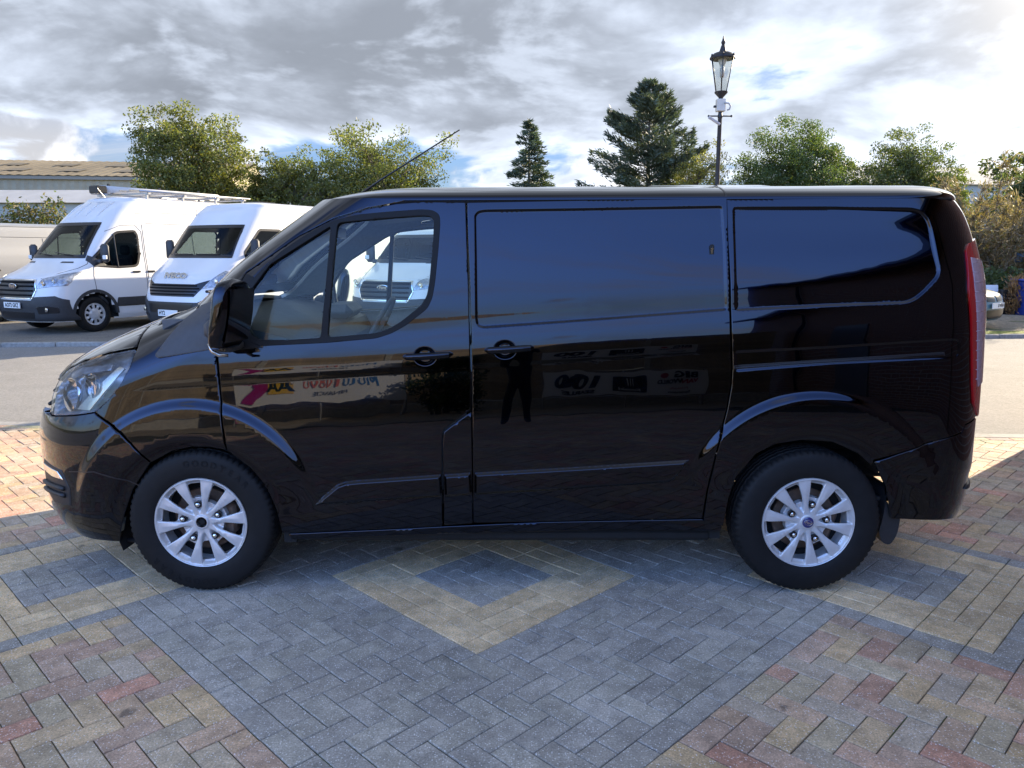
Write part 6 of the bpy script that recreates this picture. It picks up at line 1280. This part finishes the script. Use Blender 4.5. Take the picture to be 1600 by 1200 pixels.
# ------------------------------------------------------------------ street lamp
def street_lamp():
    l=empty('street_lamp',(3.76,14.5,.74)); l.scale=(.76,)*3; tag(l,'black post lamp with glass lantern and camera box rising behind the van','street lamp')
    CI=mat('cast_iron',(.022,.022,.024),.45,.2,noise=(12,.2)); zt=5.66
    mb=MB(); mb.lathe([(.16,-.97),(.16,-.7),(.13,-.6),(.12,.2),(.085,.3),(.062,.4),(.056,2.5),(.047,4.28),(.055,4.30),(.06,4.34),(.05,4.38),(.045,4.42)],20); mb.build('post',CI,l,auto=40)
    mb=MB(); mb.tube([(-.27,0,4.34),(.27,0,4.34)],.017,8); 
    for x in(-.27,.27): mb.lathe([(0,-.03),(.026,-.015),(.03,0),(.026,.015),(0,.03)],10,'x',(x,0,4.34))
    mb.build('ladder_bar',CI,l,smooth=True)
    mb=MB(); mb.box((-.105,-.10,4.44),(.105,.08,4.72),.012); bx=mb.build('camera_box',mat('box_cream',(.56,.53,.46),.6,noise=(8,.1)),l)
    mb=MB(); mb.tube([(.06,-.11,4.62),(.16,-.12,4.61),(.205,-.12,4.55),(.18,-.12,4.47),(.13,-.12,4.46)],.02,8); mb.build('cable_loop',mat('cable_grey',(.35,.35,.35),.6),bx,smooth=True)
    mb=MB(); mb.box((-.165,-.04,4.53),(-.105,.03,4.58),.01); mb.build('sensor',CI,bx)
    mb=MB(); mb.tube([(-.02,-.07,4.14),(-.26,-.14,4.27)],.032,12); mb.tube([(-.26,-.14,4.27),(-.30,-.152,4.29)],.036,12); mb.build('tube_camera',mat('camera_grey',(.42,.42,.43),.4),l,auto=40)
    n=6; zb=4.86
    mb=MB(); mb.lathe([(.045,4.42),(.045,4.72),(.055,4.76),(.15,zb),(.155,zb+.03),(.14,zb+.035)],18); mb.build('lantern_cup',CI,l,auto=40)
    zc=5.62; r0,r1=.135,.275
    fr=MB()
    for k in range(n):
        a=2*PI*k/n+.3; fr.tube([(r0*math.cos(a),r0*math.sin(a),zb+.02),(r1*math.cos(a),r1*math.sin(a),zc)],.010,6)
    f=fr.build('lantern_frame',CI,l,smooth=True)
    for k in range(n):
        a,b=2*PI*k/n+.3,2*PI*(k+1)/n+.3; mb=MB(); q=.985
        P=[(r0*q*math.cos(a),r0*q*math.sin(a),zb+.03),(r0*q*math.cos(b),r0*q*math.sin(b),zb+.03),(r1*q*math.cos(b),r1*q*math.sin(b),zc),(r1*q*math.cos(a),r1*q*math.sin(a),zc)]; P2=[(x*.98,y*.98,z) for x,y,z in P]
        mb.add(P+P2,[(0,1,2,3),(7,6,5,4),(0,4,5,1),(1,5,6,2),(2,6,7,3),(3,7,4,0)]); mb.build('pane',glass('lantern_glass',(.90,.91,.90),1.45,extra=.03),f)
    mb=MB(); mb.lathe([(.0,zc-.42),(.05,zc-.40),(.055,zc-.20),(.04,zc-.18),(.06,zc-.14),(.10,zc-.03),(.10,zc)],16); mb.build('bulb',mat('bulb_opal',(.80,.80,.76),.3),f,smooth=True)
    mb=MB(); mb.lathe([(.255,zc+.012),(.0,zc+.012)],18,cap=False); mb.build('reflector',WHT,f)
    mb=MB(); mb.lathe([(.285,zc),(.30,zc+.015),(.295,zc+.04),(.27,zc+.075),(.21,zc+.125),(.13,zc+.155),(.09,zc+.16),(.075,zc+.20),(.045,zc+.30),(.03,zc+.315),(.045,zc+.35),(.05,zc+.38),(.03,zc+.42),(.01,zc+.50),(0,zc+.52)],24); rf=mb.build('lantern_roof',CI,l,auto=35)
    for k in range(n):
        a=2*PI*k/n+.3; mb=MB(); mb.lathe([(.012,zc+.03),(.025,zc+.06),(.02,zc+.085),(0,zc+.11)],8,org=(.285*math.cos(a),.285*math.sin(a),0)); mb.build('crest',CI,rf,smooth=True)
street_lamp()
# ------------------------------------------------------------------ brick building, fence and banners (seen mirrored in the van's paint)
def brick_mat():
    m=bpy.data.materials.new('brick_wall'); m.use_nodes=True; N=m.node_tree.nodes; L=m.node_tree.links; b=N['Principled BSDF']; tc=N.new('ShaderNodeTexCoord'); mp=N.new('ShaderNodeMapping'); mp.inputs['Rotation'].default_value=(R(90),0,R(90))
    sp=N.new('ShaderNodeSeparateXYZ'); L.new(tc.outputs['Object'],sp.inputs[0]); cb=N.new('ShaderNodeCombineXYZ'); ad=N.new('ShaderNodeMath'); ad.operation='ADD'; L.new(sp.outputs[0],ad.inputs[0]); L.new(sp.outputs[1],ad.inputs[1]); L.new(ad.outputs[0],cb.inputs[0]); L.new(sp.outputs[2],cb.inputs[1])
    br=N.new('ShaderNodeTexBrick'); L.new(cb.outputs[0],br.inputs['Vector']); br.inputs['Color1'].default_value=(.27,.12,.075,1); br.inputs['Color2'].default_value=(.20,.085,.055,1); br.inputs['Mortar'].default_value=(.33,.30,.26,1)
    br.inputs['Scale'].default_value=1.; br.inputs['Brick Width'].default_value=.225; br.inputs['Row Height'].default_value=.075; br.inputs['Mortar Size'].default_value=.006
    L.new(br.outputs['Color'],b.inputs['Base Color']); b.inputs['Roughness'].default_value=.9
    bp=N.new('ShaderNodeBump'); bp.inputs['Distance'].default_value=.006; bp.invert=True; L.new(br.outputs['Fac'],bp.inputs['Height']); L.new(bp.outputs[0],b.inputs['Normal']); return m
BRICK=brick_mat()
TILE=mat('roof_tile',(.13,.075,.055),.85,noise=(6,.3)); WOOD=mat('fence_timber',(.40,.31,.21),.8,noise=[(2.5,.3),(30,.2)],rnd=.15); CONC=mat('concrete_post',(.46,.43,.37),.9,noise=(12,.2))
def brick_building():
    B=tag(empty('brick_building',(4.9,-1.2,0)),'brick building just outside the right edge, seen mirrored in the van','building')
    y0,y1=-8.0,7.98; E_=4.0; A_=5.7
    mb=MB(); mb.prism([(0,0),(7,0),(7,E_),(3.5,A_),(0,E_)],y0,y1,'xz'); mb.build('wall',BRICK,B)
    mb=MB()
    for s in(0,1):
        pts=[(-.45,E_-.24),(3.5,A_+.04),(3.5,A_+.14),(-.45,E_-.12)] if s==0 else [(7.45,E_-.24),(3.5,A_+.04),(3.5,A_+.14),(7.45,E_-.12)]
        mb.prism(pts,y0-.3,y1+.12,'xz')
    mb.build('roof',TILE,B)
    mb=MB(); mb.box((-.50,y0-.3,E_-.20),(-.40,y1+.12,E_-.10),.02); mb.build('gutter',SATIN,B)
    for yy in(-5.,1.5): mb=MB(); mb.tube([(-.06,yy,.05),(-.06,yy,E_-.4),(-.42,yy,E_-.18)],.034,10); mb.build('drainpipe',SATIN,B,smooth=True)
    for yy in(-3.,):
        mb=MB(); mb.box((-.03,yy-.5,.0),(.02,yy+.5,2.05)); mb.build('door',mat('door_grey',(.10,.10,.11),.5),B)
brick_building()
def fence():
    for k,x in enumerate(np.arange(-12,4.5,2.4)):
        f=tag(empty('fence_panel',(x,-7.2,0)),'timber slat fence panel, '+('first','second','third','fourth','fifth','sixth','seventh')[k]+' from the left, mirrored in the van','fence','fence panels behind the photographer')
        mb=MB(); mb.box((-.05,-.05,0),(.05,.05,2.10)); mb.build('post',CONC,f)
        mb=MB(); mb.box((.05,-.02,0),(2.35,.02,.28)); mb.build('gravel_board',CONC,f)
        sl=None
        for j in range(13):
            if sl is None: mb=MB(); mb.box((.05,-.012,0),(2.35,.012,.15)); sl=o=mb.build('slat',WOOD,f)
            else: o=sl.copy(); COL.objects.link(o); o.parent=f
            o.location=(0,.012*(j%2),.29+j*.142); o.rotation_euler=(R(-5),R(random.uniform(-.3,.3)),0)
fence()
def banners():
    def banner(x0,x1,z0,z1,label):
        b=tag(empty('banner',(x0,-6.35,0)),label,'banner'); w=x1-x0
        mb=MB(); mb.grid([[(w*i/16,-.02*math.sin(i*.9)*.4,z0+(z1-z0)*j/4) for j in range(5)] for i in range(17)]); mb.build('sheet',BANN,b)
        for xx in np.linspace(.02,w-.02,3): mb=MB(); mb.tube([(xx,-.06,0),(xx,-.06,z1+.05)],.025,8); mb.build('post',STEEL,b)
        return b,w
    # seen from the van (looking to -y) x runs leftwards, so lettering runs toward -x
    def T(b,s,m,x,z,size,**k): return text('lettering',s,m,b,frame((x,.022,z),(-1,0,0),(0,0,1),(0,1,0)),size,**k)
    b,w=banner(-4.95,-2.0,.45,1.20,'white finance banner on short posts in the gravel bed')
    T(b,'Moto',TEAL,w-.75,.92,.30); T(b,'Novo',ORG,w-1.45,.92,.30); T(b,'FINANCE',BLK,w-1.25,.66,.15)
    mb=MB(); mb.box((.52,.016,.68),(.95,.022,1.05)); mb.build('badge',YEL,b); text('lettering','AA',BLK,b,frame((.735,.027,.865),(-1,0,0),(0,0,1),(0,1,0)),.34,bold=.012)
    mb=MB(); mb.prism([(.10,.50),(.30,.50),(.55,.85),(.25,1.15),(.05,1.15),(.30,.85)],.014,.020); mb.build('motif',MAG,b)
    b,w=banner(.45,3.25,.38,1.08,'white sponsor banner on posts beside the brick building')
    T(b,'100',BLK,.62,.80,.44,bold=.02,shear=-.15,sx=1.2); T(b,'SEARLE',BLK,.66,.52,.17,bold=.008)
    mb=MB(); mb.box((1.20,.016,.50),(1.80,.022,.95)); mb.build('logo_panel',BLK,b); text('lettering','Kawasaki',WHT,b,frame((1.50,.027,.58),(-1,0,0),(0,0,1),(0,1,0)),.12,bold=.003)
    for q in(-.07,0,.07): mb=MB(); mb.prism([(1.50+q-.012,.90),(1.50+q+.012,.90),(1.50+q+.02,.72),(1.50+q,.66)],.024,.028); mb.build('logo_stripe',WHT,b)
    T(b,'BIG',BLK,2.50,.93,.24,bold=.01); T(b,'VAN',REDP,2.56,.77,.12,bold=.005); T(b,'WORLD',BLK,2.23,.77,.12,bold=.005); T(b,'Proudly',REDP,2.4,.62,.09); T(b,'Sponsors',BLK,2.4,.50,.10,bold=.003)
    mb=MB(); mb.lathe([(.075,0),(.075,.006)],20,'y',(2.13,.016,.94)); mb.build('logo_disc',REDP,b)
banners()
# ------------------------------------------------------------------ the photographer, seen only mirrored in the van's paint
def photographer():
    p=tag(empty('person',(.0,-2.75,0)),'person in dark clothes standing behind the camera, mirrored in the sliding door','person')
    V=[(0,0,.95),(0,-.01,1.15),(0,0,1.34),(0,0,1.49),(0,.02,1.60),(0,.02,1.70)]; Rr=[.145,.135,.155,.055,.082,.072]; E=[(0,1),(1,2),(2,3),(3,4),(4,5)]
    for s in(-1,1):
        b=len(V); V+=[(s*.10,0,.88),(s*.125,.02,.50),(s*.135,-.01,.09),(s*.15,.14,.045)]; Rr+=[.095,.065,.045,.042]; E+=[(0,b),(b,b+1),(b+1,b+2),(b+2,b+3)]
        b=len(V); V+=[(s*.185,0,1.41),(s*.25,.13,1.20),(s*.095,.31,1.47),(s*.075,.365,1.52)]; Rr+=[.062,.046,.031,.032]; E+=[(2,b),(b,b+1),(b+1,b+2),(b+2,b+3)]
    me=bpy.data.meshes.new('body'); me.from_pydata(V,E,[]); o=bpy.data.objects.new('body',me); COL.objects.link(o); m=o.modifiers.new('skin','SKIN'); sv=me.skin_vertices[0].data
    for i,r in enumerate(Rr): sv[i].radius=(r,r); 
    sv[0].use_root=True; m2=o.modifiers.new('sub','SUBSURF'); m2.levels=2; dg=bpy.context.evaluated_depsgraph_get(); dg.update(); nm=bpy.data.meshes.new_from_object(o.evaluated_get(dg)); bpy.data.objects.remove(o)
    nm.materials.clear()
    for q in(mat('jacket_navy',(.012,.014,.022),.85,noise=(20,.2)),mat('trousers_black',(.010,.010,.012),.9,noise=(20,.2)),mat('skin',(.46,.27,.19),.55),mat('shoe_leather',(.015,.012,.010),.5)): nm.materials.append(q)
    for f in nm.polygons:
        c=f.center; f.use_smooth=True; f.material_index=3 if c.z<.085 else 1 if c.z<.93 else 2 if (c.z>1.475 and abs(c.y-.02)<.16 and abs(c.x)<.12 and c.y<.2) or c.y>.325 else 0
    body=link(bpy.data.objects.new('body',nm),p)
    mb=MB(); mb.lathe([(.088,1.60),(.096,1.66),(.090,1.72),(.06,1.765),(0,1.785)],20,org=(0,.0,0)); mb.build('hair',mat('hair_brown',(.035,.022,.014),.7),p,smooth=True)
    mb=MB(); mb.lathe([(0,-.02),(.014,-.01),(.016,.01),(.006,.035),(0,.04)],8,'z',(0,.108,1.60)); mb.build('nose',MATS['skin'],p,smooth=True)
    for s in(-1,1):
        mb=MB(); mb.lathe([(0,-.012),(.012,0),(0,.012)],10,'y',(s*.032,.088,1.64)); mb.build('eye',BLK,p,smooth=True); mb=MB(); mb.lathe([(0,-.01),(.028,0),(0,.01)],10,'x',(s*.086,.01,1.61)); mb.build('ear',MATS['skin'],p,smooth=True)
        for k in range(4): mb=MB(); z=1.475+.022*k; mb.tube([(s*.072,.37,z),(s*.082,.40,z+.004),(s*.076,.424,z+.006),(s*.05,.430,z+.006)],[.0095,.0088,.008,.0065],6); mb.build('finger',MATS['skin'],p,smooth=True)
        mb=MB(); mb.tube([(s*.07,.355,1.50),(s*.055,.375,1.525),(s*.03,.388,1.535)],[.011,.010,.008],6); mb.build('thumb',MATS['skin'],p,smooth=True)
    ph=tag(empty('mobile_phone',(.0,-2.338,1.515)),'black mobile phone held up by the person in dark clothes','phone'); mb=MB(); mb.box((-.075,-.006,-.036),(.075,.003,.036),.004); mb.build('case',SATIN,ph); mb=MB(); mb.box((-.070,-.0085,-.033),(.070,-.0065,.033)); mb.build('screen',mat('phone_glass',(.02,.03,.04),.1),ph)
photographer()
